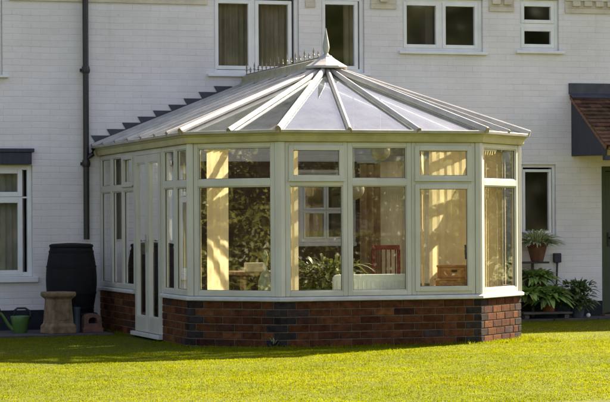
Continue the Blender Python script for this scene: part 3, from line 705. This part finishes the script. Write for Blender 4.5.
# pine boxes
def crate(x0, x1, y0, y1, z0, z1, label):
    t = thing('wooden_box', ((x0 + x1) / 2, (y0 + y1) / 2, z0), label, 'box', 'pine boxes inside the bay')
    q = MB(); q.box((x0, y0, z0), (x1, y1, z1 - .022)); q.build('body', M['pine'], t, bevel=.004)
    q = MB(); q.box((x0 - .008, y0 - .008, z1 - .021), (x1 + .008, y1 + .008, z1)); q.build('lid', M['pine'], t, bevel=.004)
    q = MB()
    for k in (.5,): q.box((x0 + (x1 - x0) * k - .03, y0 - .012, z0 + (z1 - z0) * .5), (x0 + (x1 - x0) * k + .03, y0 - .001, z0 + (z1 - z0) * .5 + .015))
    q.build('handle', M['pipe_black'], t)
crate(2.52, 2.93, -5.01, -4.87, FZ, .665, 'long orange pine chest under the smaller pine box')
crate(2.54, 2.82, -5.0, -4.88, .667, .80, 'small orange pine box on top of the pine chest')
# table with card box and ceramic bottle, seen through the left corner window
tb = thing('table', (1.0, -3.7, FZ), 'brown wooden table behind the left corner window', 'table')
q = MB(); q.box((.62, -4.15, .70), (1.55, -3.35, .735)); q.build('tabletop', M['timber'], tb, bevel=.004)
for x in (.68, 1.49):
    for y in (-4.09, -3.41): q = MB(); q.box((x - .025, y - .025, FZ), (x + .025, y + .025, .70)); q.build('leg', M['timber'], tb)
tag((lambda q: (q.box((.72, -4.1, .737), (.92, -3.98, .83)), q.build('card_box', M['paper'], bevel=.003))[1])(MB()), 'small cream card box on the brown table', 'box')
bt = MB(); bt.lathe([(.05, 0), (.075, .03), (.08, .12), (.055, .2), (.022, .27), (.02, .34), (.03, .36), (.03, .40), (.012, .45)], (.775, -4.60, .51), 16); 
tag(bt.build('bottle', M['bottle'], smooth=True), 'tall pale green ceramic bottle right of the left corner window', 'bottle')
bs_ = thing('plant_table', (.76, -4.57, FZ), 'small low wooden table under the pale green bottle', 'table')
q = MB(); q.box((.61, -4.70, .48), (.92, -4.42, .508)); q.build('tabletop', M['pine'], bs_, bevel=.003)
for x in (.64, .89):
    for y in (-4.67, -4.45): q = MB(); q.box((x - .02, y - .02, FZ), (x + .02, y + .02, .48)); q.build('leg', M['pine'], bs_)
# red slatted chair
ch = thing('dining_chair', (2.55, -3.0, FZ), 'red slat-backed chair behind the middle front window', 'chair')
q = MB(); q.box((2.40, -3.2, .46), (2.72, -2.80, .49)); q.build('seat', M['red_paint'], ch, bevel=.006)
q = MB(); q.box((2.40, -3.215, .945), (2.72, -3.185, .995)); q.box((2.42, -3.21, .62), (2.70, -3.19, .65))
for k in range(5): q.box((2.445 + k * .055, -3.206, .65), (2.46 + k * .055, -3.194, .945))
q.build('backrest', M['red_paint'], ch, bevel=.004)
for x in (2.41, 2.71):
    for y, zt in ((-3.2, .944), (-2.82, .46)): q = MB(); q.box((x - .015, y - .015, FZ), (x + .015, y + .015, zt)); q.build('leg', M['red_paint'], ch)
ct = thing('curtain', (3.42, -.2, .1), 'dusky brown curtain hanging at the back behind the red chair', 'curtain')
curtain('cloth', 3.27, 3.56, .1, 1.96, -.2, M['brown_cloth'], ct, amp=.03, wl=.1)
q = MB(); q.tube([(3.23, -.2, 1.985), (3.58, -.2, 1.985)], .012, 8); q.build('rail', M['pvc'], ct)
# pendant lamps
def pendant(x, y, z, r_, label):
    t = thing('pendant_lamp', (x, y, z), label, 'lamp', 'pale pendant lamps')
    q = MB(); q.lathe([(.03, r_ * .98)] + [(r_ * math.sin(k * PI / 10), r_ * .95 * math.cos(k * PI / 10)) for k in range(1, 10)] + [(.03, -r_ * .95)], (x, y, z), 20); q.build('lamp_shade', M['shade'], t, smooth=True)
    zt = ZR - .03 - abs(x - CXm) * .36; q = MB(); q.tube([(x, y, z + r_ * .9), (x, y, zt)], .006, 6); q.build('cord', M['pvc'], t)
pendant(2.06, -3.6, 1.60, .115, 'round pale pendant lamp hanging at the mullion of the front windows')
pendant(2.40, -3.5, 2.02, .11, 'higher pale pendant lamp close under the roof')

# ------------------------------------------------------------------ plants
def leaves(n, c, spread, length, width, droop, base, tip, up=(.2, 1.0), rim=None, seg=4, stemh=0., rnd=.35):
    """strap or oval leaves fanning out of c; returns V,F,C"""
    V = []; F = []; C = []
    for k in range(n):
        az = RNG.uniform(0, 2 * PI); el = RNG.uniform(*up); ln = length * RNG.uniform(1 - rnd, 1 + rnd); wd = width * RNG.uniform(.75, 1.25)
        r0 = RNG.uniform(0, spread); p = np.array(c) + np.array([math.cos(az) * r0, math.sin(az) * r0, RNG.uniform(0, stemh)])
        d = np.array([math.cos(az) * math.cos(el), math.sin(az) * math.cos(el), math.sin(el)])
        side = np.array([-math.sin(az), math.cos(az), RNG.uniform(-.4, .4)]); side /= np.linalg.norm(side)
        kk = RNG.uniform(.7, 1.25); o = len(V)
        for s in range(seg + 1):
            u = s / seg; w_ = wd * math.sin(PI * min(.97, .12 + .88 * u)) ** .8
            q = p + d * ln * u; q = q - np.array([0, 0, droop * ln * u * u])
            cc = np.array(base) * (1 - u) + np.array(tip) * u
            V += [q - side * w_ / 2, q + np.array([0, 0, -.12 * w_]), q + side * w_ / 2]
            rc = cc if rim is None else np.array(rim)
            C += [rc * kk, cc * kk, rc * kk]
        for s in range(seg):
            for e in (0, 1): F.append((o + 3 * s + e, o + 3 * s + e + 1, o + 3 * s + 4 + e, o + 3 * s + 3 + e))
    return np.array(V), np.array(F), np.array(C)
def potted(name, x, y, z, prof, pm, label, sets, rimz=None, group='pot plants on the stand', cat='pot plant'):
    t = thing(name, (x, y, z), label, cat, group)
    q = MB(); hh = prof[-1][1]; rr = prof[-1][0]
    pr2 = prof + [(rr - .014, hh), (rr - .02, hh - .03)]
    q.lathe(pr2, (x, y, z), 22); q.build('pot', pm, t, smooth=True)
    q = MB(); q.lathe([(rr - .018, hh - .035), (rr - .018, hh - .025), (.0, hh - .015)], (x, y, z), 16); q.build('soil', M['soil'], t)
    Vs = []; Fs = []; Cs = []; o = 0
    for s in sets:
        V, F, C = leaves(**{**s, 'c': (x + s['c'][0], y + s['c'][1], z + hh + s['c'][2])}); Vs.append(V); Fs.append(F + o); Cs.append(C); o += len(V)
    arr_mesh('foliage', np.vstack(Vs), np.vstack(Fs), np.vstack(Cs), M['plant_leaf'], t)
    return t
G = lambda x: gz(x) + .02
potted('house_plant', 1.50, -4.45, FZ, [(.12, 0), (.13, .02), (.17, .26), (.175, .30)], M['darkpot'], 'bushy yellow green indoor plant behind the left front window',
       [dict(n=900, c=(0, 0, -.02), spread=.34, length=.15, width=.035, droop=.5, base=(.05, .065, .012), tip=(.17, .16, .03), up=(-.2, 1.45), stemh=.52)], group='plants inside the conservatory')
sx = 5.62; sy = -.36
stt = thing('plant_stand', (sx, sy, G(sx)), 'weathered tiered plank stand carrying three pot plants by the wall', 'plant stand')
q = MB(); q.box((5.30, -.52, .085), (5.96, -.22, .112)); q.build('shelf', M['greywood'], stt, bevel=.003)
q = MB(); q.box((5.30, -.30, .352), (5.74, -.09, .377)); q.build('shelf', M['greywood'], stt, bevel=.003)
q = MB(); q.box((5.28, -.26, .715), (5.76, -.06, .738)); q.build('shelf', M['pipe_black'], stt, bevel=.003)
for x in (5.32, 5.62): q = MB(); q.box((x - .015, -.055, G(sx)), (x + .015, -.025, .713)); q.build('leg', M['greywood'], stt); 
for x in (5.36, 5.90): q = MB(); q.box((x - .03, -.48, G(sx)), (x + .03, -.26, .084)); q.build('leg', M['greywood'], stt)
potted('potted_plant', 5.63, -.17, .74, [(.075, 0), (.08, .01), (.125, .19), (.14, .195), (.142, .235)], M['oldterra'], 'cream and green variegated plant in tall terracotta pot, topmost on the stand',
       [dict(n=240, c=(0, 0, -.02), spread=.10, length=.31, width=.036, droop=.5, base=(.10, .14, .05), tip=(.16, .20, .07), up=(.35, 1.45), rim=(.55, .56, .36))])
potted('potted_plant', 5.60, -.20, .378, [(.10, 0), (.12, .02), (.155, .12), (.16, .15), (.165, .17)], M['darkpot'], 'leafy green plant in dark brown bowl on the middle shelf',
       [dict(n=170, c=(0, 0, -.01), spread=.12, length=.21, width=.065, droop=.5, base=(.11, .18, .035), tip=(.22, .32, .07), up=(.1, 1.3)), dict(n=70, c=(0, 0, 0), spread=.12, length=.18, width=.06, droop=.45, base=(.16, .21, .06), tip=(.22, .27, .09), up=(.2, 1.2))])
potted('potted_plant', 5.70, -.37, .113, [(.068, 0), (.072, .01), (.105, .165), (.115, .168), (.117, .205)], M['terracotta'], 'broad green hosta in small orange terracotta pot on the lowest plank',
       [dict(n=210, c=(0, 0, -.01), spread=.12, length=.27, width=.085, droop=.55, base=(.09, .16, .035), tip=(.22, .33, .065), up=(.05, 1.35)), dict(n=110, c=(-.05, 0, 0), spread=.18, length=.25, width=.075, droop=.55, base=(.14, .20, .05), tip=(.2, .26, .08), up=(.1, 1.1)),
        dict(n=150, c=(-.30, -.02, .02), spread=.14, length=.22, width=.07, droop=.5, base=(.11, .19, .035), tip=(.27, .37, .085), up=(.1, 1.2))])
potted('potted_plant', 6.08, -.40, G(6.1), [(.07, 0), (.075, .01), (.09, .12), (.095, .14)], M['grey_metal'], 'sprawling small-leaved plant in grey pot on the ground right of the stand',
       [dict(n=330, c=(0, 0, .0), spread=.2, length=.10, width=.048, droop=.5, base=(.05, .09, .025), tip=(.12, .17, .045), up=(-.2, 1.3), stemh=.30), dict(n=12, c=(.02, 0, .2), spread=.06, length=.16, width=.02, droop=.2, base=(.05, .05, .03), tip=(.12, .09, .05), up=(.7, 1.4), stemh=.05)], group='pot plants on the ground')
q = MB(); q.lathe([(.004, 0)] + [(.028 * math.sin(k * PI / 8), .028 - .028 * math.cos(k * PI / 8)) for k in range(1, 8)] + [(.004, .056)], (6.2, -.46, G(6.2)), 14); tag(q.build('globe', M['white_trim'], smooth=True), 'small white ball lying beside the grey pot', 'ball')
so = thing('outdoor_socket', (5.965, -.02, .78), 'dark grey socket box with cable on the white wall above the plants', 'socket')
q = MB(); q.box((5.915, -.055, .72), (6.015, -.002, .84)); q.build('casing', M['grey_metal'], so, bevel=.008); so.children[0].data.materials[0] = M['slate']
q = MB(); q.tube([(5.965, -.03, .719), (5.962, -.026, .6), (5.955, -.024, .42)], .012, 8); q.build('cable', M['slate'], so)
# sprig at the wall foot
def sprig(x, y, n, h_, label, col=((.05, .09, .02), (.11, .16, .03)), wd=.022):
    V, F, C = leaves(n, (x, y, gz(x)), .05, h_ * .55, wd, .35, col[0], col[1], (.2, 1.3), stemh=h_ * .6); tag(arr_mesh('weed', V, F, C, M['plant_leaf']), label, 'weed')
sprig(.70, -5.13, 11, .17, 'small green weed sprouting from the foot of the brick wall left of the front corner')

# ------------------------------------------------------------------ things by the left wall
GL = lambda x: gz(x) + .02
bx, by = -.425, -.55
st_ = thing('butt_stand', (bx, by, GL(bx)), 'dark square stand under the black water butt', 'stand')
q = MB(); q.box((bx - .26, by - .24, .17), (bx + .26, by + .24, .208)); q.build('top', M['black'], st_, bevel=.006)
for x in (-.22, .22):
    for y in (-.2, .2): q = MB(); q.box((bx + x - .03, by + y - .03, GL(bx)), (bx + x + .03, by + y + .03, .169)); q.build('leg', M['black'], st_)
wb = thing('water_butt', (bx, by, .21), 'big black barrel-shaped water butt under the downpipe', 'water butt')
q = MB(); prof = []
for k in range(13):
    u = k / 12; prof.append((.232 + .066 * math.sin(PI * (u * .86 + .07)) ** 1.0, u * .765))
q.lathe(prof, (bx, by, .21), 36); q.build('barrel', M['butt'], wb, smooth=True)
q = MB()
for u in (.07, .30, .70, .93): q.lathe([(.232 + .066 * math.sin(PI * (u * .86 + .07)) + a, u * .765 + b) for a, b in ((-.004, -.014), (.006, -.01), (.006, .01), (-.004, .014))], (bx, by, .21), 36)
q.build('hoop', M['butt'], wb, smooth=True)
q = MB(); q.lathe([(.252, 0), (.258, .008), (.256, .03), (.22, .042), (.05, .052)], (bx, by, .972), 36); q.build('lid', M['butt'], wb, smooth=True)
q = MB(); q.tube([(bx - .02, by - .24, .30), (bx - .02, by - .33, .30), (bx - .02, by - .34, .27)], .014, 8); q.build('tap', M['butt'], wb)
# chimney pot
cx0, cy0 = -.68, -1.05; cz = GL(cx0)
cp = thing('chimney_pot', (cx0, cy0, cz), 'square buff fireclay chimney pot used as a pedestal', 'chimney pot')
def sq(mb, layers, c, rot=0.):
    Xm = Matrix.Translation(c) @ Matrix.Rotation(rot, 4, 'Z'); vs = []; fs = []
    for h_, z in layers: vs += [(-h_, -h_, z), (h_, -h_, z), (h_, h_, z), (-h_, h_, z)]
    for k in range(len(layers) - 1):
        for i in range(4): fs.append((4 * k + i, 4 * k + (i + 1) % 4, 4 * k + 4 + (i + 1) % 4, 4 * k + 4 + i))
    fs.append((3, 2, 1, 0)); e = 4 * (len(layers) - 1); fs.append((e, e + 1, e + 2, e + 3)); mb.add(vs, fs, Xm)
q = MB(); sq(q, [(.155, 0), (.155, .085), (.132, .115), (.115, .39), (.128, .405), (.15, .425), (.155, .45), (.15, .475), (.115, .478), (.105, .40)], (cx0, cy0, cz), .28); q.build('body', M['buff'], cp, bevel=.008)
q = MB(); Xm = Matrix.Translation((cx0, cy0, cz)) @ Matrix.Rotation(.28, 4, 'Z'); q.box((-.07, -.137, .15), (.07, -.112, .35), Xm); q.build('panel', M['buff'], cp, bevel=.006)
q = MB(); q.lathe([(.045, 0), (.047, .27), (.049, .275), (.049, .29), (.043, .291), (.041, .2)], (-.455, -.98, GL(-.45)), 20); tag(q.build('grey_pipe', M['grey_metal'], smooth=True), 'upright grey pipe offcut between the chimney pot and clay block', 'pipe')
ab = thing('clay_block', (-.27, -.95, GL(-.3)), 'small arched worn terracotta block with a dark hole beside the brick wall', 'clay block')
q = MB(); c = (-.27, -.95); out = []
for k in range(9): t = PI - k * PI / 8; out.append((c[0] + .105 * math.cos(t), .155 + .06 * math.sin(t)))
o2 = [(c[0] - .105, 0.)] + out + [(c[0] + .105, 0.)]
inn = [(c[0] - .05, .10)] + [(c[0] + .05 * math.cos(PI - k * PI / 8), .135 + .035 * math.sin(PI - k * PI / 8)) for k in range(9)] + [(c[0] + .05, .10)]
z0 = GL(-.3)
vs = []; fs = []
for yy in (-1.03, -.87):
    vs += [(a, yy, z0 + b) for a, b in o2] + [(a, yy, z0 + b) for a, b in inn]
n = len(o2)
for s_, base in ((0, 0), (1, 2 * n)):
    for i in range(n): j = (i + 1) % n; fs.append((base + i, base + j, base + n + j, base + n + i))
for i in range(n): j = (i + 1) % n; fs.append((i, j, 2 * n + j, 2 * n + i)); fs.append((n + i, n + j, 3 * n + j, 3 * n + i))
q.add(vs, fs); q.box((c[0] - .12, -1.04, z0), (c[0] + .12, -.86, z0 + .05)); q.build('body', M['oldbrick'], ab, bevel=.005)
q = MB(); q.box((c[0] - .06, -.90, z0 + .09), (c[0] + .06, -.88, z0 + .18)); q.build('hole_shade', M['black'], ab)  # added black plate, its colour stands for the shade inside the hole
# watering can
wx, wy = -1.07, -.75; wz = GL(wx)
wc = thing('watering_can', (wx, wy, wz), 'green plastic watering can with dark handle on the paving', 'watering can')
q = MB(); q.lathe([(.075, 0), (.082, .008), (.098, .12), (.112, .185), (.108, .195), (.06, .20), (.055, .19)], (wx, wy, wz), 28); q.build('body', M['can_green'], wc, smooth=True)
q = MB(); q.tube([(wx - .08, wy, wz + .04), (wx - .14, wy, wz + .10), (wx - .20, wy - .01, wz + .20), (wx - .235, wy - .012, wz + .24)], [.028, .02, .015, .014], 12); q.build('spout', M['can_green'], wc, smooth=True)
q = MB(); q.lathe([(.014, 0), (.034, .03), (.034, .038), (.005, .044)], (0, 0, 0), 14, Matrix.Translation((wx - .235, wy - .012, wz + .238)) @ Matrix.Rotation(-.7, 4, 'Y')); q.build('rose', M['dark_green'], wc, smooth=True)
q = MB(); q.tube([(wx - .07, wy, wz + .19), (wx - .065, wy, wz + .26), (wx - .03, wy, wz + .285), (wx + .06, wy, wz + .285), (wx + .115, wy, wz + .25), (wx + .125, wy, wz + .18), (wx + .10, wy, wz + .11)], .013, 10); q.build('handle', M['dark_green'], wc, smooth=True)

# ------------------------------------------------------------------ lawn grass
def grass(n_per, x0, x1, y0, y1, seed):
    rg_ = np.random.default_rng(seed); n = int(n_per * (x1 - x0) * (y1 - y0))
    x = rg_.uniform(x0, x1, n); y = rg_.uniform(y0, y1, n)
    keep = ~((x < .0) & (y > -1.40)) & ~((x > 3.84) & (y > -.67))
    # conservatory footprint
    xx = x - CXm; hw = W / 2 + a_ + .0
    inb = (np.abs(xx) < hw - .04) & (y > -D - a_ + .04) & (np.abs(xx) + (-y - D) < hw - .06)
    thr = (x > -.13) & (x < .05) & (y < -1.83) & (y > -3.22)
    keep &= ~inb & ~thr
    return x[keep], y[keep], rg_
def vnoise(x, y, s, seed):
    r_ = np.random.default_rng(seed); G_ = r_.random((64, 64)); u = x / s + 1000; v = y / s + 1000
    i = np.floor(u).astype(int); j = np.floor(v).astype(int); fu = u - i; fv = v - j; fu = fu * fu * (3 - 2 * fu); fv = fv * fv * (3 - 2 * fv)
    g_ = lambda a, b: G_[a % 64, b % 64]
    return (g_(i, j) * (1 - fu) + g_(i + 1, j) * fu) * (1 - fv) + (g_(i, j + 1) * (1 - fu) + g_(i + 1, j + 1) * fu) * fv
parts = []
for dens, bx_ in ((6500, (-3.9, 5.6, -12.4, -5.0)), (2600, (-4.6, 7.6, -5.0, -.3)), (500, (-12, -4.6, -16, -.3)), (500, (7.6, 14, -16, -.3)), (900, (5.6, 7.6, -12.6, -5.0)), (900, (-4.6, -3.9, -12.6, -5.0)), (900, (-3.9, 5.6, -12.6, -12.4)), (500, (-4.6, 7.6, -16, -12.6))):
    parts.append(grass(dens, *bx_, 5 + int(dens + bx_[0])))
gx = np.concatenate([p[0] for p in parts]); gy = np.concatenate([p[1] for p in parts]); n = len(gx)
rg_ = np.random.default_rng(99)
cl = vnoise(gx, gy, .11, 1); cl2 = vnoise(gx, gy, .45, 2); cl3 = vnoise(gx, gy, 1.6, 3)
hgt = (.007 + .007 * cl + .007 * cl2) * rg_.uniform(.55, 1.3, n); tall = rg_.random(n) < .012; hgt[tall] *= rg_.uniform(1.3, 2.0, tall.sum())
edge = (np.abs(gx - CXm) < W / 2 + a_ + .12) & (gy > -D - a_ - .12) & (gx < 5); hgt[edge] *= rg_.uniform(1.2, 3.2, int(edge.sum()))
az = rg_.uniform(0, 2 * PI, n); lean = rg_.uniform(.1, .9, n); wdt = rg_.uniform(.0015, .0032, n)
dx_, dy_ = np.cos(az), np.sin(az); fa = rg_.uniform(0, 2 * PI, n); sx_, sy_ = np.cos(fa), np.sin(fa)
z0 = .006 * (np.clip(gx, -10, 16) - 4) - .004
V = np.empty((n, 5, 3)); mid_ = .55
V[:, 0] = np.c_[gx - sx_ * wdt, gy - sy_ * wdt, z0]; V[:, 1] = np.c_[gx + sx_ * wdt, gy + sy_ * wdt, z0]
mx_ = gx + dx_ * hgt * lean * .3; my_ = gy + dy_ * hgt * lean * .3; mz = z0 + hgt * mid_
V[:, 2] = np.c_[mx_ + sx_ * wdt * .8, my_ + sy_ * wdt * .8, mz]; V[:, 3] = np.c_[mx_ - sx_ * wdt * .8, my_ - sy_ * wdt * .8, mz]
V[:, 4] = np.c_[gx + dx_ * hgt * lean, gy + dy_ * hgt * lean, z0 + hgt * (1.05 - .3 * lean)]
ba = (np.arange(n) * 5)[:, None]
F = np.concatenate([ba + np.array([[0, 1, 2]]), ba + np.array([[0, 2, 3]]), ba + np.array([[3, 2, 4]])])
mow = np.sin((gx * .29 + gy * .957) * 2 * PI / .52 + 1.5 * cl3)
t_ = np.clip(.15 + .5 * cl2 + .8 * (cl3 - .5) + .10 * mow + .25 * vnoise(gx, gy, .23, 8) + rg_.normal(0, .10, n), 0, 1)[:, None]
GC = np.array([[.136, .166, .001]]) * (1 - t_) + np.array([[.205, .218, .0015]]) * t_
dry = (rg_.random(n) < .05)[:, None]; GC = np.where(dry, np.array([[.24, .21, .02]]), GC) * (rg_.uniform(.85, 1.15, n) * (.78 + .42 * vnoise(gx, gy, .07, 21)))[:, None]
tag(arr_mesh('grass', V.reshape(-1, 3), F, np.repeat(GC, 5, axis=0), M['grass']), 'short mown yellow green lawn grass in low sun', 'grass', kind='stuff')

# ------------------------------------------------------------------ trees and hedge round the garden (seen mirrored in the glass)
def crown_arrays(seed, h0, h1, rad, n, ls, base, tip):
    r_ = np.random.default_rng(seed); nb = 46
    t = r_.uniform(0, 1, nb); ang = r_.uniform(0, 2 * PI, nb); rr = rad * np.sqrt(r_.uniform(.05, 1, nb)) * (np.sin(PI * np.clip(.15 + .8 * t, 0, 1)))
    cen = np.c_[rr * np.cos(ang), rr * np.sin(ang), h0 + (h1 - h0) * t]; br_ = rad * r_.uniform(.22, .42, nb)
    k = r_.integers(0, nb, n); d = r_.normal(size=(n, 3)); d /= np.linalg.norm(d, axis=1)[:, None]
    core = r_.random(n) < .22; fr = np.where(core, r_.uniform(0, .65, n), r_.uniform(.5, 1.08, n) ** .6)
    p = cen[k] + d * (br_[k] * fr)[:, None] * np.array([1, 1, .8])
    a = r_.normal(size=(n, 3)); a /= np.linalg.norm(a, axis=1)[:, None]; b = np.cross(a, r_.normal(size=(n, 3))); b /= np.linalg.norm(b, axis=1)[:, None]
    s = (np.where(core, 4.0, 1.0) * ls * r_.uniform(.6, 1.3, n))[:, None]
    V = np.stack([p - a * s, p + b * s * .45, p + a * s, p - b * s * .45], 1).reshape(-1, 3); F = np.arange(4 * n).reshape(n, 4)
    u = r_.random(nb)[k][:, None] * .6 + r_.random((n, 1)) * .4; C = np.repeat(np.array(base) * (1 - u) + np.array(tip) * u, 4, 0)
    return V, F, C, cen
def tree(x, y, seed, H_, rad, base, tip, label, n=42000, h0=.15):
    t = thing('tree', (x, y, gz(x)), label, 'tree', 'garden trees across the lawn'); zb = gz(x)
    V, F, C, cen = crown_arrays(seed, H_ * h0, H_ * .95, rad, n, .055, base, tip); arr_mesh('crown', V + np.array([x, y, zb]), F, C, M['leaf'], t)
    q = MB(); q.tube([(x, y, zb - .1), (x + .05, y, zb + H_ * .2), (x - .08, y + .05, zb + H_ * .5), (x, y, zb + H_ * .85)], [.28, .21, .14, .04], 10)
    for c in cen[::4]: z_ = max(H_ * .12, c[2] * .6); q.tube([(x, y, zb + z_), (x + c[0] * .5, y + c[1] * .5, zb + z_ + (c[2] - z_) * .6), (x + c[0], y + c[1], zb + c[2])], [.08, .05, .015], 6)
    q.build('trunk', M['bark'], t, smooth=True)
    return t
TL = 'broad dark garden tree across the lawn, seen mirrored in the glass'
for k, (x, y, h_, r_) in enumerate([(3, -43, 12.5, 4.2), (9, -45, 13.5, 4.6), (15, -43, 12, 4.2), (21, -46, 14, 5), (28, -44, 13, 4.6), (35, -47, 14, 5), (6, -52, 14, 5), (12, -53, 15, 5.2), (18, -52, 14, 5), (24.5, -54, 15, 5.4), (31, -53, 15, 5.2)]):
    tree(x, y, 40 + k, h_, r_, (.10, .12, .05), (.26, .28, .12), TL, h0=.10)
TL2 = 'spreading garden tree left of the lawn, seen mirrored in the corner window'
for k, (x, y, h_, r_) in enumerate([(-13.5, -8.6, 7.5, 3.2), (-17, -13, 9, 3.8), (-20, -6.5, 9, 3.6), (-18, -10, 10, 3.8)]):
    tree(x, y, 60 + k, h_, r_, (.07, .09, .018), (.26, .26, .05), TL2, n=52000, h0=.05)
for k, (x, y, h_, r_) in enumerate([(18, -.8, 7, 2.8), (24, 2.5, 9, 3.6)]):
    tree(x, y, 80 + k, h_, r_, (.07, .09, .018), (.24, .24, .05), 'leafy garden tree past the far end of the house, mirrored in the right corner window', n=42000, h0=.08)
for k, (x, y, h_, r_) in enumerate([(-12, -7.4, 3.8, 1.7), (-12.3, -9.4, 4.2, 1.8), (-12, -11.4, 3.7, 1.7)]):
    t_s = tree(x, y, 90 + k, h_, r_, (.09, .11, .02), (.33, .31, .06), 'leafy garden shrub left of the lawn, mirrored low in the left corner window', n=30000, h0=.01)
    t_s.name = 'shrub'; t_s['category'] = 'shrub'; t_s['group'] = 'garden shrubs left of the lawn'
hd = thing('hedge', (10.5, -24, gz(10)), 'low leafy hedge across the lawn, seen mirrored low in the front windows', 'hedge')
r_ = np.random.default_rng(5); n = 42000; px_ = r_.uniform(3, 18, n)
p = np.c_[px_, -24 + r_.uniform(-.45, .45, n), .03 + (.85 + .35 * vnoise(px_, np.zeros(n), .7, 3)) * r_.random(n) ** .8]
a = r_.normal(size=(n, 3)); a /= np.linalg.norm(a, axis=1)[:, None]; b = np.cross(a, r_.normal(size=(n, 3))); b /= np.linalg.norm(b, axis=1)[:, None]
ls_ = r_.uniform(.6, 1.4, n)[:, None]
Vh = np.stack([p - a * .05 * ls_, p + b * .025 * ls_, p + a * .05 * ls_, p - b * .025 * ls_], 1).reshape(-1, 3); u = r_.random((n, 1))
arr_mesh('foliage', Vh, np.arange(4 * n).reshape(n, 4), np.repeat(np.array([[.05, .06, .012]]) * (1 - u) + np.array([[.15, .14, .03]]) * u, 4, 0), M['leaf'], hd)
q = MB()
for xx in np.arange(3.5, 18, .7): q.tube([(xx, -24, gz(10) - .05), (xx + .1, -24.05, .75)], [.025, .01], 6)
q.build('stem', M['bark'], hd)

# ------------------------------------------------------------------ light, sky, camera
EL = math.radians(38.5); AZ = math.radians(61.5)     # azimuth from +Y towards +X
sd = Vector((math.sin(AZ) * math.cos(EL), math.cos(AZ) * math.cos(EL), math.sin(EL)))
sl = bpy.data.lights.new('sun', 'SUN'); sl.energy = 5.0; sl.angle = math.radians(.5); sl.color = (1.0, .87, .66)
so_ = bpy.data.objects.new('sun', sl); COL.objects.link(so_); so_.rotation_euler = (-sd).to_track_quat('-Z', 'Y').to_euler(); so_.location = (20, 10, 20)
wd_ = bpy.data.worlds.new('World'); sc.world = wd_; wd_.use_nodes = True; t = wd_.node_tree; t.nodes.clear()
sky = t.nodes.new('ShaderNodeTexSky'); sky.sky_type = 'NISHITA'; sky.sun_disc = False; sky.sun_elevation = EL; sky.sun_rotation = AZ; sky.air_density = 1.0; sky.dust_density = 2.5; sky.ozone_density = 1.0
bg = t.nodes.new('ShaderNodeBackground'); bg.inputs[1].default_value = .06; wo_ = t.nodes.new('ShaderNodeOutputWorld')
tn = N(t, 'ShaderNodeMix', data_type='RGBA', blend_type='MULTIPLY'); tn.inputs[0].default_value = 1; tn.inputs[7].default_value = (1.15, .97, .90, 1); L(t, sky.outputs[0], tn.inputs[6]); L(t, tn.outputs[2], bg.inputs[0]); L(t, bg.outputs[0], wo_.inputs[0])
cam = bpy.data.cameras.new('camera'); co_ = bpy.data.objects.new('camera', cam); COL.objects.link(co_)
psi = 0.2981114644
co_.matrix_world = Matrix.Translation((-5.83, -27.48, 1.245)) @ Matrix.Rotation(-psi, 4, 'Z') @ Matrix.Rotation(PI / 2, 4, 'X') @ Matrix.Rotation(-.0055, 4, 'Z')
cam.sensor_width = 36; cam.lens = 2330.5357 / 610 * 36; cam.shift_y = 21.77 / 610; cam.clip_end = 1000; cam.clip_start = .1
sc.camera = co_
sc.render.engine = 'CYCLES'
sc.cycles.transparent_max_bounces = 24; sc.cycles.max_bounces = 10
sc.view_settings.view_transform = 'Standard'; sc.view_settings.look = 'None'; sc.view_settings.gamma = 1; sc.view_settings.use_curve_mapping = False
sc.view_settings.exposure = 2.6
sc.render.resolution_x = 1024; sc.render.resolution_y = 675
